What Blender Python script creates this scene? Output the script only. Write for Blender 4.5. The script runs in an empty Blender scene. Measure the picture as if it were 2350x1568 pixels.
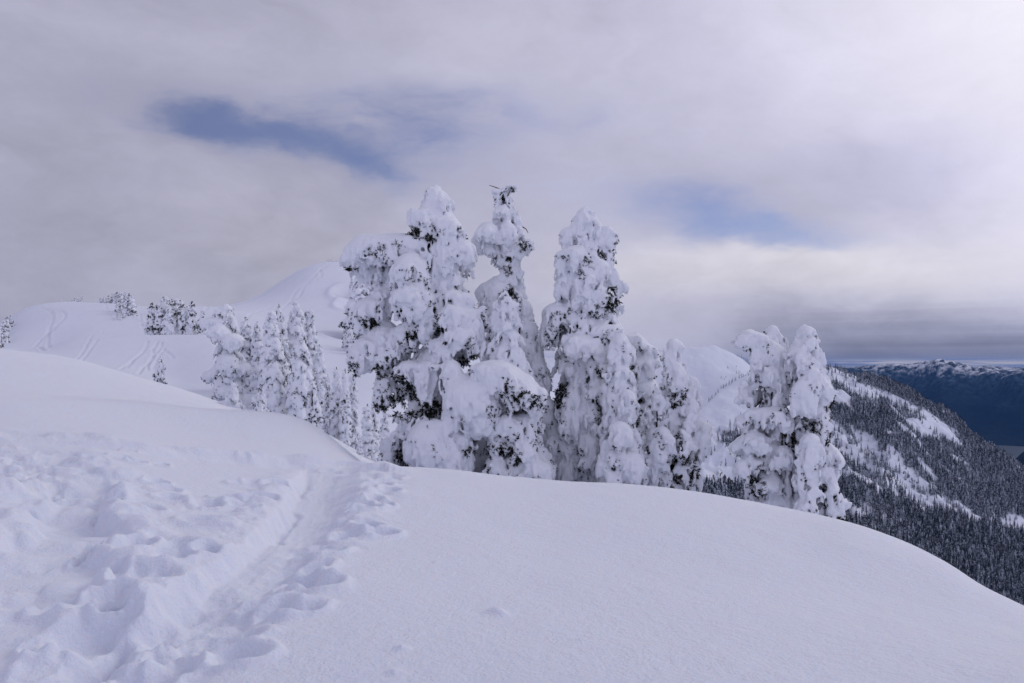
import bpy, math, random
import numpy as np
from mathutils import Vector

# ---------------------------------------------------------------- camera, sky, sun, exposure
SC = bpy.context.scene
COL = SC.collection
F, HOR, CX = 796.0, 362.0, 512.0          # focal length, horizon row, centre column of a 1024 x 683 frame
DK = 1024.0 / 2350.0

cam_d = bpy.data.cameras.new('camera')
cam = bpy.data.objects.new('camera', cam_d)
COL.objects.link(cam)
cam.location = (0, 0, 0)
cam.rotation_euler = (math.radians(90), 0, 0)
cam_d.sensor_width = 36.0
cam_d.lens = 36.0 * F / 1024.0
cam_d.shift_y = (HOR - 341.5) / 1024.0
cam_d.clip_start = 0.1
cam_d.clip_end = 150000.0
SC.camera = cam

SC.view_settings.view_transform = 'Standard'
SC.view_settings.look = 'None'
SC.view_settings.exposure = 0.0
SC.view_settings.gamma = 1.0
SC.view_settings.use_curve_mapping = False
SC.render.engine = 'CYCLES'
SC.cycles.use_denoising = True
SC.cycles.max_bounces = 6
SC.cycles.diffuse_bounces = 3
SC.cycles.volume_bounces = 0
SC.cycles.caustics_reflective = False
SC.cycles.caustics_refractive = False

SUN_AZ, SUN_EL = math.radians(60), math.radians(33)
S = Vector((math.sin(SUN_AZ) * math.cos(SUN_EL), math.cos(SUN_AZ) * math.cos(SUN_EL), math.sin(SUN_EL)))


class N:
    """a node socket with arithmetic, for writing shader maths as expressions"""
    nt = None

    def __init__(self, s): self.s = s

    @staticmethod
    def m(op, a, b=None, c=None):
        n = N.nt.nodes.new('ShaderNodeMath'); n.operation = op
        for i, v in enumerate((a, b, c)):
            if v is None: continue
            if isinstance(v, N): N.nt.links.new(v.s, n.inputs[i])
            else: n.inputs[i].default_value = v
        return N(n.outputs[0])
    def __add__(a, b): return N.m('ADD', a, b)
    def __radd__(a, b): return N.m('ADD', b, a)
    def __sub__(a, b): return N.m('SUBTRACT', a, b)
    def __rsub__(a, b): return N.m('SUBTRACT', b, a)
    def __mul__(a, b): return N.m('MULTIPLY', a, b)
    def __rmul__(a, b): return N.m('MULTIPLY', b, a)
    def __truediv__(a, b): return N.m('DIVIDE', a, b)
    def max(a, b): return N.m('MAXIMUM', a, b)
    def min(a, b): return N.m('MINIMUM', a, b)
    def exp(a): return N.m('EXPONENT', a)
    def clamp(a): return a.max(0.0).min(1.0)

    def step(a, lo, hi):
        n = N.nt.nodes.new('ShaderNodeMapRange'); n.interpolation_type = 'SMOOTHSTEP'
        N.nt.links.new(a.s, n.inputs[0])
        n.inputs[1].default_value, n.inputs[2].default_value = lo, hi
        return N(n.outputs[0])


def nd(t, **kw):
    n = N.nt.nodes.new(t)
    for k, v in kw.items(): setattr(n, k, v)
    return n


def link(a, b): N.nt.links.new(a.s if isinstance(a, N) else a, b)


def xyz(x, y, z):
    n = nd('ShaderNodeCombineXYZ')
    for i, v in enumerate((x, y, z)):
        if isinstance(v, N): link(v, n.inputs[i])
        else: n.inputs[i].default_value = v
    return n.outputs[0]


def noise(vec, scale, detail=4, rough=0.55, dist=0.0):
    n = nd('ShaderNodeTexNoise')
    link(vec, n.inputs['Vector'])
    n.inputs['Scale'].default_value = scale
    n.inputs['Detail'].default_value = detail
    n.inputs['Roughness'].default_value = rough
    n.inputs['Distortion'].default_value = dist
    return N(n.outputs[0])


def mix(f, a, b):
    n = nd('ShaderNodeMix', data_type='RGBA')
    if isinstance(f, N): link(f, n.inputs[0])
    else: n.inputs[0].default_value = f
    for i, v in ((6, a), (7, b)):
        if isinstance(v, (tuple, list)): n.inputs[i].default_value = (*v, 1)
        else: link(v, n.inputs[i])
    return n.outputs[2]


def build_world():
    w = bpy.data.worlds.new('World'); SC.world = w
    w.use_nodes = True
    nt = w.node_tree; N.nt = nt
    bg = nt.nodes['Background']
    STR = 0.1
    sky = nd('ShaderNodeTexSky', sky_type='NISHITA')
    sky.sun_disc = False
    sky.sun_elevation, sky.sun_rotation = SUN_EL, SUN_AZ
    sky.altitude = 1500
    tc = nd('ShaderNodeTexCoord')
    sep = nd('ShaderNodeSeparateXYZ'); link(tc.outputs['Generated'], sep.inputs[0])
    x, y, z = (N(s) for s in sep.outputs)
    D = 180 / math.pi
    az = N.m('ARCTAN2', x, y) * D
    el = N.m('ARCSINE', z.max(-1.0).min(1.0)) * D
    # horizontally stretched clouds: noise over the azimuth / elevation dome
    v1 = xyz(x, y, z * 2.6)
    n_warp = noise(v1, 3.2, 5, 0.6) - 0.5
    n_warp2 = noise(xyz(x + 7.3, y, z * 2.6), 3.2, 5, 0.6) - 0.5
    n_soft = noise(xyz(x, y + 3.1, z * 2.2), 2.3, 6, 0.5, 0.3)
    n_fine = noise(xyz(x, y, z * 2.0 + 5.0), 7.0, 6, 0.6, 0.4)
    n_wisp = noise(xyz(x + n_warp * 0.35, y, z * 1.7 + n_warp2 * 0.3), 4.5, 10, 0.62, 0.9)
    azw = az + n_warp * 9.0
    elw = el + n_warp2 * 6.5

    def blob(px, py, wx, wy, tilt=0.0):
        ax = math.degrees(math.atan((px - CX) / F)); ex = math.degrees(math.atan((HOR - py) / F * math.cos(math.radians(ax))))
        da = azw - ax; de = elw - ex
        c, s = math.cos(math.radians(tilt)), math.sin(math.radians(tilt))
        u = (da * c + de * s) / (wx * 0.072); v = (de * c - da * s) / (wy * 0.072)
        return ((u * u + v * v) * -1.0).exp()
    n_edge = noise(xyz(x + n_warp * 0.25, y, z * 1.8 + 2.0), 9.0, 8, 0.62, 0.6)
    hole = blob(190, 126, 40, 20, -6) * 0.62 + blob(250, 136, 60, 24, -10) * 0.62 + blob(318, 150, 58, 26, -12) * 0.60
    hole = hole + blob(378, 168, 48, 24, -14) * 0.58 + blob(440, 150, 90, 44, -4) * 0.34
    hole = hole + blob(330, 104, 190, 38, 2) * 0.28 + blob(480, 95, 90, 26, 6) * 0.16 + blob(575, 108, 34, 18, 0) * 0.20
    hole = hole + blob(700, 214, 56, 20, -8) * 0.48 + blob(785, 230, 62, 13, -3) * 0.58 + blob(640, 195, 110, 30, -8) * 0.24
    hole = hole + blob(95, 84, 50, 18, 0) * 0.22
    # elsewhere round the dome the overcast has a few more such thin places
    far_az = N.m('ABSOLUTE', az).step(45.0, 80.0)
    hole = hole + (n_soft.step(0.6, 0.74) * far_az * el.step(4.0, 14.0)) * 0.7
    hole = hole + ((n_wisp - 0.5) * 1.3 + (n_edge - 0.5) * 0.9 + (n_fine - 0.5) * 0.8) * hole.step(0.02, 0.5)
    hole = hole.step(0.02, 1.12)
    # cloud brightness: brightens towards the veiled sun, greyer away from it within view
    dot = x * S.x + y * S.y + z * S.z
    glow = dot.step(0.66, 0.98)
    br = 0.94 + dot.step(0.2, 0.72) * 0.20 + (1.0 - y.step(-0.75, 0.15)) * 0.62 + glow * 0.85  # y term: brightness added behind the camera to lift camera-facing tree snow
    br = br * (1.0 - el.step(30.0, 75.0) * 0.42)  # cloud overhead, out of view, dimmed to hold down light on level snow
    br = br + (n_soft - 0.5) * 0.46 + (n_fine - 0.5) * 0.26 + (n_edge - 0.5) * 0.20 + (n_wisp - 0.5) * 0.34
    # lit cloud rim under the opening to the north-east, bright bank below it
    rim = blob(285, 246, 120, 40, 0) * 0.10 + blob(500, 30, 160, 50, 0) * 0.08 - blob(900, 170, 110, 30, 0) * 0.22 + blob(790, 247, 100, 12, 2) * 0.16 + blob(860, 264, 120, 26, 0) * 0.24 + blob(650, 262, 120, 36, 0) * 0.20 + blob(740, 282, 240, 34, 0) * 0.12
    br = br + rim * (0.25 + n_edge * 0.75)
    # low dark stratus deck, lying to the east
    east = azw.step(9.0, 26.0) * (1.0 - az.step(100.0, 160.0))
    streak = noise(xyz(az * 0.02, 0.0, el * 0.9), 1.6, 4, 0.6) - 0.5
    elb = el + streak * 1.0 + (n_fine - 0.5) * 2.4 + (n_edge - 0.5) * 1.2
    dark = (1.0 - elb.step(0.6, 5.0)) * east
    br = br * (1.0 - dark * 0.55) * (1.0 + streak * dark * 0.7)
    west_low = (1.0 - el.step(0.0, 12.0)) * (1.0 - az.step(-22.0, 6.0))
    br = br * (1.0 - west_low * 0.05)
    base = mix((glow + rim * 2.2).clamp(), (0.425, 0.422, 0.550), (0.50, 0.485, 0.53))
    base = mix(dark, base, (0.40, 0.42, 0.60))
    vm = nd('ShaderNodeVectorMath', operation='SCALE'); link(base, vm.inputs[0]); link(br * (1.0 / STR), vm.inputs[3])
    blue = nd('ShaderNodeVectorMath', operation='MULTIPLY'); link(sky.outputs[0], blue.inputs[0]); blue.inputs[1].default_value = (0.56, 0.565, 0.79)
    col = mix(hole * 0.80, vm.outputs[0], blue.outputs[0])
    # bright gap between the deck and the horizon, to the east
    gap_n = noise(xyz(az * 0.05, 0.0, el * 1.5), 2.2, 4, 0.6)
    gap = (1.0 - N.m('ABSOLUTE', el + 0.05 + (gap_n - 0.5) * 0.7).step(0.0, 0.38)) * az.step(16.0, 24.0) * (1.0 - az.step(100.0, 160.0)) * gap_n.step(0.40, 0.56)
    col = mix(gap * 0.85, col, tuple(c / STR for c in (0.80, 0.72, 0.62)))
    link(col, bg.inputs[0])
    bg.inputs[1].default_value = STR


build_world()
sun_d = bpy.data.lights.new('sun', 'SUN')
sun_d.energy = 0.5
sun_d.angle = math.radians(22)
sun_d.color = (1.0, 0.965, 0.93)
sun = bpy.data.objects.new('sun', sun_d); COL.objects.link(sun)
sun.rotation_euler = S.to_track_quat('Z', 'Y').to_euler()
sun.location = S * 200

# ---------------------------------------------------------------- numeric helpers
_rng = np.random.RandomState(7)
_LAT = _rng.rand(64, 64, 64).astype(np.float32)
_LAT2 = _rng.rand(256, 256).astype(np.float32)


def noise3(x, y, z):
    """smooth value noise in 0..1 over three arrays"""
    xi, yi, zi = np.floor(x), np.floor(y), np.floor(z)
    fx, fy, fz = x - xi, y - yi, z - zi
    fx = fx * fx * (3 - 2 * fx); fy = fy * fy * (3 - 2 * fy); fz = fz * fz * (3 - 2 * fz)
    a = xi.astype(np.int64) & 63; b = yi.astype(np.int64) & 63; c = zi.astype(np.int64) & 63
    a1, b1, c1 = (a + 1) & 63, (b + 1) & 63, (c + 1) & 63
    L = _LAT
    l0 = L[a, b, c] * (1 - fx) + L[a1, b, c] * fx
    l1 = L[a, b1, c] * (1 - fx) + L[a1, b1, c] * fx
    l2 = L[a, b, c1] * (1 - fx) + L[a1, b, c1] * fx
    l3 = L[a, b1, c1] * (1 - fx) + L[a1, b1, c1] * fx
    m0 = l0 * (1 - fy) + l1 * fy
    m1 = l2 * (1 - fy) + l3 * fy
    return m0 * (1 - fz) + m1 * fz


def noise2(x, y):
    xi, yi = np.floor(x), np.floor(y)
    fx, fy = x - xi, y - yi
    fx = fx ** 3 * (fx * (fx * 6 - 15) + 10); fy = fy ** 3 * (fy * (fy * 6 - 15) + 10)
    a = xi.astype(np.int64) & 255; b = yi.astype(np.int64) & 255
    a1, b1 = (a + 1) & 255, (b + 1) & 255
    L = _LAT2
    return (L[a, b] * (1 - fx) + L[a1, b] * fx) * (1 - fy) + (L[a, b1] * (1 - fx) + L[a1, b1] * fx) * fy


def fbm2(x, y, octv=4, gain=0.5):
    """fractal noise about 0, in about -0.5..0.5"""
    s, a, t = 0.0, 1.0, 0.0
    for i in range(octv):
        c, q = math.cos(0.7 * i), math.sin(0.7 * i)
        s = s + a * (noise2((x * c - y * q) * 2 ** i + 17.3 * i, (x * q + y * c) * 2 ** i + 5.1 * i) - 0.5)
        t += a; a *= gain
    return s / t * 1.4


def ridged2(x, y, octv=4):
    s, a, t = 0.0, 1.0, 0.0
    for i in range(octv):
        c, q = math.cos(0.9 * i), math.sin(0.9 * i)
        s = s + a * (1 - np.abs(2 * noise2((x * c - y * q) * 2 ** i + 9.7 * i, (x * q + y * c) * 2 ** i + 3.3 * i) - 1))
        t += a; a *= 0.5
    return s / t


def sstep(x, lo, hi):
    t = np.clip((x - lo) / (hi - lo), 0, 1)
    return t * t * (3 - 2 * t)


def pchip_slopes(x, y):
    """Fritsch-Carlson slopes along the last axis"""
    h = np.diff(x, axis=-1); d = np.diff(y, axis=-1) / h
    m = np.zeros_like(y)
    d0, d1, h0, h1 = d[..., :-1], d[..., 1:], h[..., :-1], h[..., 1:]
    w1, w2 = 2 * h1 + h0, h1 + 2 * h0
    ok = d0 * d1 > 0
    with np.errstate(all='ignore'):
        v = (w1 + w2) / (w1 / np.where(ok, d0, 1) + w2 / np.where(ok, d1, 1))
    m[..., 1:-1] = np.where(ok, v, 0)
    m[..., 0], m[..., -1] = d[..., 0], d[..., -1]
    return m


def pchip_eval(x, y, m, k, q):
    """value at q inside interval k (all arrays of one length)"""
    i = np.arange(len(q))
    x0, x1 = x[i, k], x[i, k + 1]
    h = x1 - x0; t = np.clip((q - x0) / h, 0, 1)
    return (y[i, k] * (1 + 2 * t) * (1 - t) ** 2 + m[i, k] * h * t * (1 - t) ** 2
            + y[i, k + 1] * t * t * (3 - 2 * t) + m[i, k + 1] * h * t * t * (t - 1))


class Relief:
    """ground given by feature lines (crests, hollows): each line is a list of (column, distance, row);
    the surface between two lines is a monotone cubic in the sight slope"""
    P0, P1 = -1200, 2300

    def __init__(self, lines, blur=10):
        self.px = np.arange(self.P0, self.P1 + 1, 2.0)
        Rr, V = [], []
        for ln in lines:
            a = np.array(sorted(ln), float)
            xs = a[:, 0][None]
            out = []
            for col in (np.log(a[:, 1]), (HOR - a[:, 2]) / F):
                q = np.clip(self.px, a[0, 0], a[-1, 0])
                if len(a) == 1: out.append(np.full_like(self.px, col[0])); continue
                yy = col[None]; m = pchip_slopes(xs, yy) if len(a) > 2 else np.full_like(yy, (col[1] - col[0]) / (a[1, 0] - a[0, 0]))
                k = np.clip(np.searchsorted(a[:, 0], q, 'right') - 1, 0, len(a) - 2)
                n = len(q)
                v = pchip_eval(np.repeat(xs, n, 0), np.repeat(yy, n, 0), np.repeat(m, n, 0), k, q)
                g = np.exp(-0.5 * (np.arange(-30, 31) * 2.0 / blur) ** 2); g /= g.sum()
                out.append(np.convolve(np.pad(v, 30, 'edge'), g, 'valid'))
            Rr.append(out[0]); V.append(out[1])
        self.L = np.array(Rr).T; self.V = np.array(V).T          # [column, line]
        for j in range(1, self.L.shape[1]):
            self.L[:, j] = np.maximum(self.L[:, j], self.L[:, j - 1] + 0.01)

    def __call__(self, u, Y):
        u = np.asarray(u, float).ravel(); Y = np.asarray(Y, float).ravel()
        out = np.empty_like(u)
        for s in range(0, len(u), 60000):
            e = min(len(u), s + 60000)
            p = np.clip((u[s:e] * F + CX - self.P0) / 2.0, 0, len(self.px) - 1.001)
            i = p.astype(int); f = (p - i)[:, None]
            L = self.L[i] * (1 - f) + self.L[i + 1] * f
            V = self.V[i] * (1 - f) + self.V[i + 1] * f
            q = np.clip(np.log(np.maximum(Y[s:e], 1e-3)), L[:, 0], L[:, -1])
            k = np.clip((L <= q[:, None]).sum(1) - 1, 0, L.shape[1] - 2)
            out[s:e] = pchip_eval(L, V, pchip_slopes(L, V), k, q)
        return out * Y


# ---------------------------------------------------------------- object helpers
def new_obj(name, me, mat=None, parent=None):
    o = bpy.data.objects.new(name, me); COL.objects.link(o)
    if mat is not None and not me.materials: me.materials.append(mat)
    if parent is not None: o.parent = parent
    return o


def mesh_np(name, V, Fc, smooth=True):
    """mesh from a vertex array and one face array (n x 3 or n x 4)"""
    V = np.ascontiguousarray(V, np.float32); Fc = np.ascontiguousarray(Fc, np.int32)
    me = bpy.data.meshes.new(name)
    n, k = Fc.shape
    me.vertices.add(len(V)); me.vertices.foreach_set('co', V.ravel())
    me.loops.add(n * k); me.loops.foreach_set('vertex_index', Fc.ravel())
    me.polygons.add(n)
    me.polygons.foreach_set('loop_start', np.arange(0, n * k, k, dtype=np.int32))
    me.polygons.foreach_set('loop_total', np.full(n, k, np.int32))
    me.polygons.foreach_set('use_smooth', np.full(n, smooth))
    me.update(calc_edges=True)
    return me


def thing(name, label, cat, loc=(0, 0, 0), group=None):
    o = bpy.data.objects.new(name, None); COL.objects.link(o)
    o.location = loc; o.empty_display_size = 0.3
    o['label'] = label; o['category'] = cat
    if group: o['group'] = group
    return o


def grid_faces(nr, nc, wrap=False):
    r = np.arange(nr - 1)[:, None]; c = np.arange(nc if wrap else nc - 1)[None]
    c1 = (c + 1) % nc
    return np.stack([r * nc + c, r * nc + c1, (r + 1) * nc + c1, (r + 1) * nc + c], -1).reshape(-1, 4)
# ---------------------------------------------------------------- materials
def new_mat(name):
    m = bpy.data.materials.new(name); m.use_nodes = True
    N.nt = m.node_tree
    return m, m.node_tree.nodes['Principled BSDF']


def snow_mat(name, bumps, sss=0.0, rough=0.75, tint=(0.72, 0.75, 0.85)):
    """bumps: list of (scale, strength, distance, detail)"""
    m, b = new_mat(name)
    g = nd('ShaderNodeNewGeometry')
    var = noise(g.outputs['Position'], 0.35, 3, 0.6)
    link(mix(var, tuple(c * 0.97 for c in tint), tint), b.inputs['Base Color'])
    b.inputs['Roughness'].default_value = rough
    b.inputs['Specular IOR Level'].default_value = 0.12
    if sss:
        b.inputs['Subsurface Weight'].default_value = 1.0
        b.inputs['Subsurface Radius'].default_value = (0.6, 0.85, 1.0)
        b.inputs['Subsurface Scale'].default_value = sss
    prev = None
    for sc, st, di, de in bumps:
        bp = nd('ShaderNodeBump')
        bp.inputs['Strength'].default_value = st; bp.inputs['Distance'].default_value = di
        link(noise(g.outputs['Position'], sc, de, 0.6), bp.inputs['Height'])
        if prev is not None: link(prev, bp.inputs['Normal'])
        prev = bp.outputs[0]
    if prev is not None: link(prev, b.inputs['Normal'])
    return m


M_SNOW = snow_mat('packed_snow', [(2.2, 0.25, 0.05, 3), (11.0, 0.6, 0.035, 5), (40.0, 0.9, 0.013, 3)], sss=0.012)
M_HILL = snow_mat('hill_snow', [(0.8, 0.25, 0.10, 4), (6.0, 0.15, 0.02, 3)])
M_RIME = snow_mat('rime_snow', [(7.0, 0.45, 0.06, 5), (24.0, 0.6, 0.03, 4)], tint=(0.82, 0.84, 0.90))


def plain(name, col, rough=0.8, scale=12.0, amt=0.35):
    m, b = new_mat(name)
    g = nd('ShaderNodeTexCoord')
    n = noise(g.outputs['Object'], scale, 4, 0.6)
    link(mix(n, tuple(c * (1 - amt) for c in col), tuple(c * (1 + amt) for c in col)), b.inputs['Base Color'])
    b.inputs['Roughness'].default_value = rough
    b.inputs['Specular IOR Level'].default_value = 0.15
    return m


M_NEEDLE = plain('dark_needles', (0.018, 0.021, 0.014))
M_BARK = plain('grey_bark', (0.06, 0.05, 0.042))


def dusted_mat():
    """conifer of the far forest: needles where the boughs hang, snow lying on what faces up"""
    m, b = new_mat('snow_dusted_conifer')
    g = nd('ShaderNodeNewGeometry'); oi = nd('ShaderNodeObjectInfo')
    sep = nd('ShaderNodeSeparateXYZ'); link(g.outputs['Normal'], sep.inputs[0])
    nz = N(sep.outputs[2])
    n = noise(g.outputs['Position'], 0.45, 3, 0.65)
    rnd = N(oi.outputs['Random'])
    f = (nz + (n - 0.5) * 1.5 + rnd * 0.25).step(0.42, 0.80) * 0.8
    link(mix(f, (0.018, 0.026, 0.036), (0.64, 0.70, 0.82)), b.inputs['Base Color'])
    b.inputs['Roughness'].default_value = 0.9
    b.inputs['Specular IOR Level'].default_value = 0.05
    return m


M_DUST = dusted_mat()


def ridge_mat():
    """snow with rock showing where it is steep"""
    m, b = new_mat('mountain_snow_rock')
    g = nd('ShaderNodeNewGeometry')
    sep = nd('ShaderNodeSeparateXYZ'); link(g.outputs['True Normal'], sep.inputs[0])
    nz = N(sep.outputs[2])
    n = noise(g.outputs['Position'], 0.03, 6, 0.65)
    n2 = noise(g.outputs['Position'], 0.14, 5, 0.65)
    f = (nz + (n - 0.5) * 0.55 + (n2 - 0.5) * 0.45).step(0.40, 0.54)
    link(mix(f, (0.075, 0.078, 0.085), (0.72, 0.75, 0.85)), b.inputs['Base Color'])
    b.inputs['Roughness'].default_value = 0.85
    b.inputs['Specular IOR Level'].default_value = 0.05
    bp = nd('ShaderNodeBump'); bp.inputs['Strength'].default_value = 0.6; bp.inputs['Distance'].default_value = 6.0
    link(noise(g.outputs['Position'], 0.05, 6, 0.6), bp.inputs['Height']); link(bp.outputs[0], b.inputs['Normal'])
    return m


M_RIDGE = ridge_mat()


def far_mat(name, tree_line, snow_line, forest):
    """far range: forest below, snow fields above, each with its own ragged edge"""
    m, b = new_mat(name)
    g = nd('ShaderNodeNewGeometry')
    sep = nd('ShaderNodeSeparateXYZ'); link(g.outputs['Position'], sep.inputs[0])
    z = N(sep.outputs[2])
    sn = nd('ShaderNodeSeparateXYZ'); link(g.outputs['Normal'], sn.inputs[0])
    n = noise(g.outputs['Position'], 0.0016, 7, 0.66)
    n2 = noise(g.outputs['Position'], 0.012, 5, 0.7)
    f = ((z - tree_line) / (snow_line - tree_line) + (n - 0.5) * 2.2 + (n2 - 0.5) * 1.1).step(0.35, 0.95)
    f = f * n2.step(0.38, 0.58)
    dust = ((z - tree_line * 2.2) / (tree_line * -1.9) + (n - 0.5) * 1.4).step(0.0, 1.0) * n2.step(0.3, 0.7)
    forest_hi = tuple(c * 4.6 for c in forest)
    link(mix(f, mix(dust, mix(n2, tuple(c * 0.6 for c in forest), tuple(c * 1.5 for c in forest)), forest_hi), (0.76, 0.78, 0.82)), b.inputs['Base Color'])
    b.inputs['Roughness'].default_value = 0.95
    b.inputs['Specular IOR Level'].default_value = 0.0
    return m


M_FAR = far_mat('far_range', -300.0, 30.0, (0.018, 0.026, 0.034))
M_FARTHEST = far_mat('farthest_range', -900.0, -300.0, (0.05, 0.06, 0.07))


def water_mat():
    m, b = new_mat('lake_water')
    g = nd('ShaderNodeNewGeometry')
    b.inputs['Base Color'].default_value = (0.02, 0.035, 0.05, 1)
    b.inputs['Roughness'].default_value = 0.55
    b.inputs['Specular IOR Level'].default_value = 0.1
    bp = nd('ShaderNodeBump'); bp.inputs['Strength'].default_value = 0.3; bp.inputs['Distance'].default_value = 1.0
    link(noise(g.outputs['Position'], 0.02, 4, 0.6), bp.inputs['Height']); link(bp.outputs[0], b.inputs['Normal'])
    return m


M_WATER = water_mat()
# ---------------------------------------------------------------- near and middle ground
LINES = [
    [(-600, 0.5, 1570 * .88), (512, 0.5, 2990), (1600, 0.5, 3050)],
    [(-300, 4.2, 665), (0, 4.2, 680), (512, 4.25, 683), (1024, 4.6, 683), (1500, 4.6, 715)],
    [(-300, 7, 515), (0, 7, 528), (300, 7.6, 545), (512, 7.6, 562), (800, 7.6, 590), (1024, 7.0, 630), (1500, 6.5, 700)],
    [(-300, 12, 428), (0, 12, 437), (87, 12.5, 440), (218, 14, 455), (300, 15, 461), (381, 16, 465), (436, 16, 468), (523, 16, 477), (654, 15, 487),
     (741, 14, 501), (806, 13, 514), (850, 12, 525), (906, 11, 545), (950, 10, 566), (980, 9.3, 586), (1024, 8.6, 607), (1200, 7.3, 690), (1500, 7, 740)],
    [(-300, 14.2, 411), (0, 14.2, 418), (218, 17, 435), (300, 18, 445), (340, 18.5, 456), (381, 20, 472), (436, 21, 486), (523, 21, 500), (654, 21, 520), (780, 19, 560), (850, 18, 590),
     (1024, 14, 690), (1500, 12, 850)],
    [(-300, 17, 388), (0, 17, 394), (131, 19, 400.5), (218, 20.5, 409), (279, 21.5, 413), (305, 22, 420), (335, 22.5, 440), (362, 24, 463), (400, 27, 484), (436, 30, 500),
     (654, 30, 545), (850, 28, 640), (1024, 25, 770), (1500, 22, 900)],
    [(-300, 26, 390), (0, 26, 397), (131, 28, 403.5), (218, 30, 412), (279, 32, 417), (305, 33, 423), (335, 34, 440), (362, 36, 459), (400, 38, 472), (436, 40, 490),
     (654, 42, 550), (850, 42, 650), (1500, 40, 900)],
    [(-300, 48, 325), (0, 48, 349), (65, 50, 357), (109, 50, 368), (148, 50, 379), (192, 50, 392), (227, 50, 405), (262, 50, 413), (300, 51, 423), (340, 52, 440),
     (365, 53, 455), (436, 56, 478), (654, 60, 550), (850, 60, 650), (1500, 60, 900)],
    [(-300, 60, 350), (0, 60, 370), (109, 62, 382), (148, 62, 389), (192, 63, 399), (227, 62, 408), (262, 62, 414), (300, 62, 421), (340, 63, 430), (365, 65, 442),
     (436, 67, 462), (560, 70, 505), (654, 75, 560), (850, 80, 630), (1500, 80, 900)],
    [(-300, 85, 340), (0, 85, 354), (65, 85, 360), (131, 84, 368), (170, 80, 380), (203, 76, 385), (227, 75, 388), (262, 74, 393), (300, 78, 392), (340, 82, 392), (365, 85, 390),
     (436, 90, 410), (560, 95, 480), (654, 100, 560), (850, 110, 600), (1500, 110, 900)],
    [(-300, 105, 335), (0, 105, 352), (48, 105, 350), (65, 105, 343), (87, 108, 338.5), (148, 112, 336.5), (205, 115, 336), (240, 115, 342), (262, 112, 355), (300, 112, 368),
     (340, 112, 372), (380, 115, 372), (436, 120, 392), (560, 125, 460), (654, 130, 560), (850, 140, 590), (1500, 140, 900)],
    [(-300, 128, 335), (0, 128, 352), (48, 128, 350), (87, 128, 342), (148, 130, 339), (205, 131, 337.5), (240, 132, 335), (262, 132, 338), (300, 133, 350), (340, 135, 358), (380, 140, 358),
     (436, 145, 380), (560, 150, 445), (654, 160, 560), (850, 170, 580), (1500, 170, 900)],
    [(-300, 165, 345), (-30, 165, 352), (0, 165, 325), (22, 168, 311), (39, 170, 306), (61, 172, 304), (96, 175, 303.5), (144, 180, 306), (209, 190, 308), (240, 200, 312), (262, 200, 317),
     (300, 210, 325), (340, 215, 332), (380, 220, 335), (436, 230, 365), (560, 240, 425), (654, 260, 560), (850, 260, 560), (1500, 260, 900)],
    [(-300, 205, 350), (0, 205, 338), (61, 208, 310), (144, 215, 312), (209, 225, 310.5), (230, 235, 307), (262, 245, 308), (300, 250, 311), (340, 250, 316), (380, 252, 318), (436, 260, 350), (560, 270, 412), (654, 285, 560), (850, 285, 550), (1500, 285, 900)],
    [(-300, 300, 365), (0, 300, 345), (144, 300, 312), (209, 305, 307.5), (225, 308, 304.5), (240, 312, 302), (262, 320, 294), (283, 330, 279), (305, 338, 266), (322, 342, 260.5),
     (344, 345, 261), (360, 345, 268), (385, 345, 285), (410, 345, 300), (436, 340, 318), (480, 335, 338), (523, 330, 362), (560, 330, 400), (600, 330, 470), (654, 330, 560), (850, 330, 545), (1500, 330, 900)],
    [(-300, 420, 450), (209, 420, 420), (344, 450, 400), (436, 450, 430), (654, 450, 560), (850, 450, 700), (1500, 450, 950)],
]
H_BASE = Relief(LINES)


def h_plain(x, y):
    """base ground, all round the camera"""
    x = np.asarray(x, float); y = np.asarray(y, float)
    r = np.hypot(x, y)
    az = np.degrees(np.arctan2(x, y))
    u = np.tan(np.radians(np.clip(az, -52, 52)))
    yy = r * np.cos(np.arctan(u))
    z = H_BASE(u, yy).reshape(x.shape)
    w = sstep(np.abs(az), 44, 80)
    side = np.where(az > 0, -1.75 - 0.10 * np.maximum(r - 2, 0) - 0.0035 * np.maximum(r - 2, 0) ** 2, -1.70 - 0.02 * r)
    side = np.maximum(side, -160)
    z = z * (1 - w) + side * w
    z = np.where(r < 1.6, z * sstep(r, 0.5, 1.6) + -1.69 * (1 - sstep(r, 0.5, 1.6)), z)
    # wind-worked unevenness
    z = z + fbm2(x * 0.22, y * 0.22, 3) * 0.10 * sstep(r, 2, 8) + fbm2(x * 0.9 + y * 0.4, y * 0.5 - x * 0.2, 4) * 0.024 + fbm2(x * 3.0 - y * 1.2, y * 1.6 + x * 0.7, 3) * 0.006
    far = sstep(r, 60, 130)
    z = z + far * (fbm2(x * 0.03, y * 0.03, 3) * 1.6 + fbm2(x * 0.16, y * 0.10, 3) * 0.22)
    return z


def ground_hit(px, py, ymin=2.0, ymax=420.0, n=900):
    """ground point seen at each (column, row); arrays of points"""
    px = np.atleast_1d(np.asarray(px, float)); py = np.atleast_1d(np.asarray(py, float))
    Y = np.exp(np.linspace(math.log(ymin), math.log(ymax), n))
    u = (px - CX) / F; v = (HOR - py) / F
    X = u[:, None] * Y[None]
    hz = h_plain(X, np.broadcast_to(Y, X.shape)) / Y[None]
    hit = (hz >= v[:, None])
    k = np.where(hit.any(1), hit.argmax(1), n - 1)
    k = np.maximum(k, 1)
    a, b = hz[np.arange(len(px)), k - 1], hz[np.arange(len(px)), k]
    t = np.clip((v - a) / np.where(np.abs(b - a) < 1e-9, 1e-9, b - a), 0, 1)
    yy = Y[k - 1] + (Y[k] - Y[k - 1]) * t
    return np.stack([u * yy, yy], 1)


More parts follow.
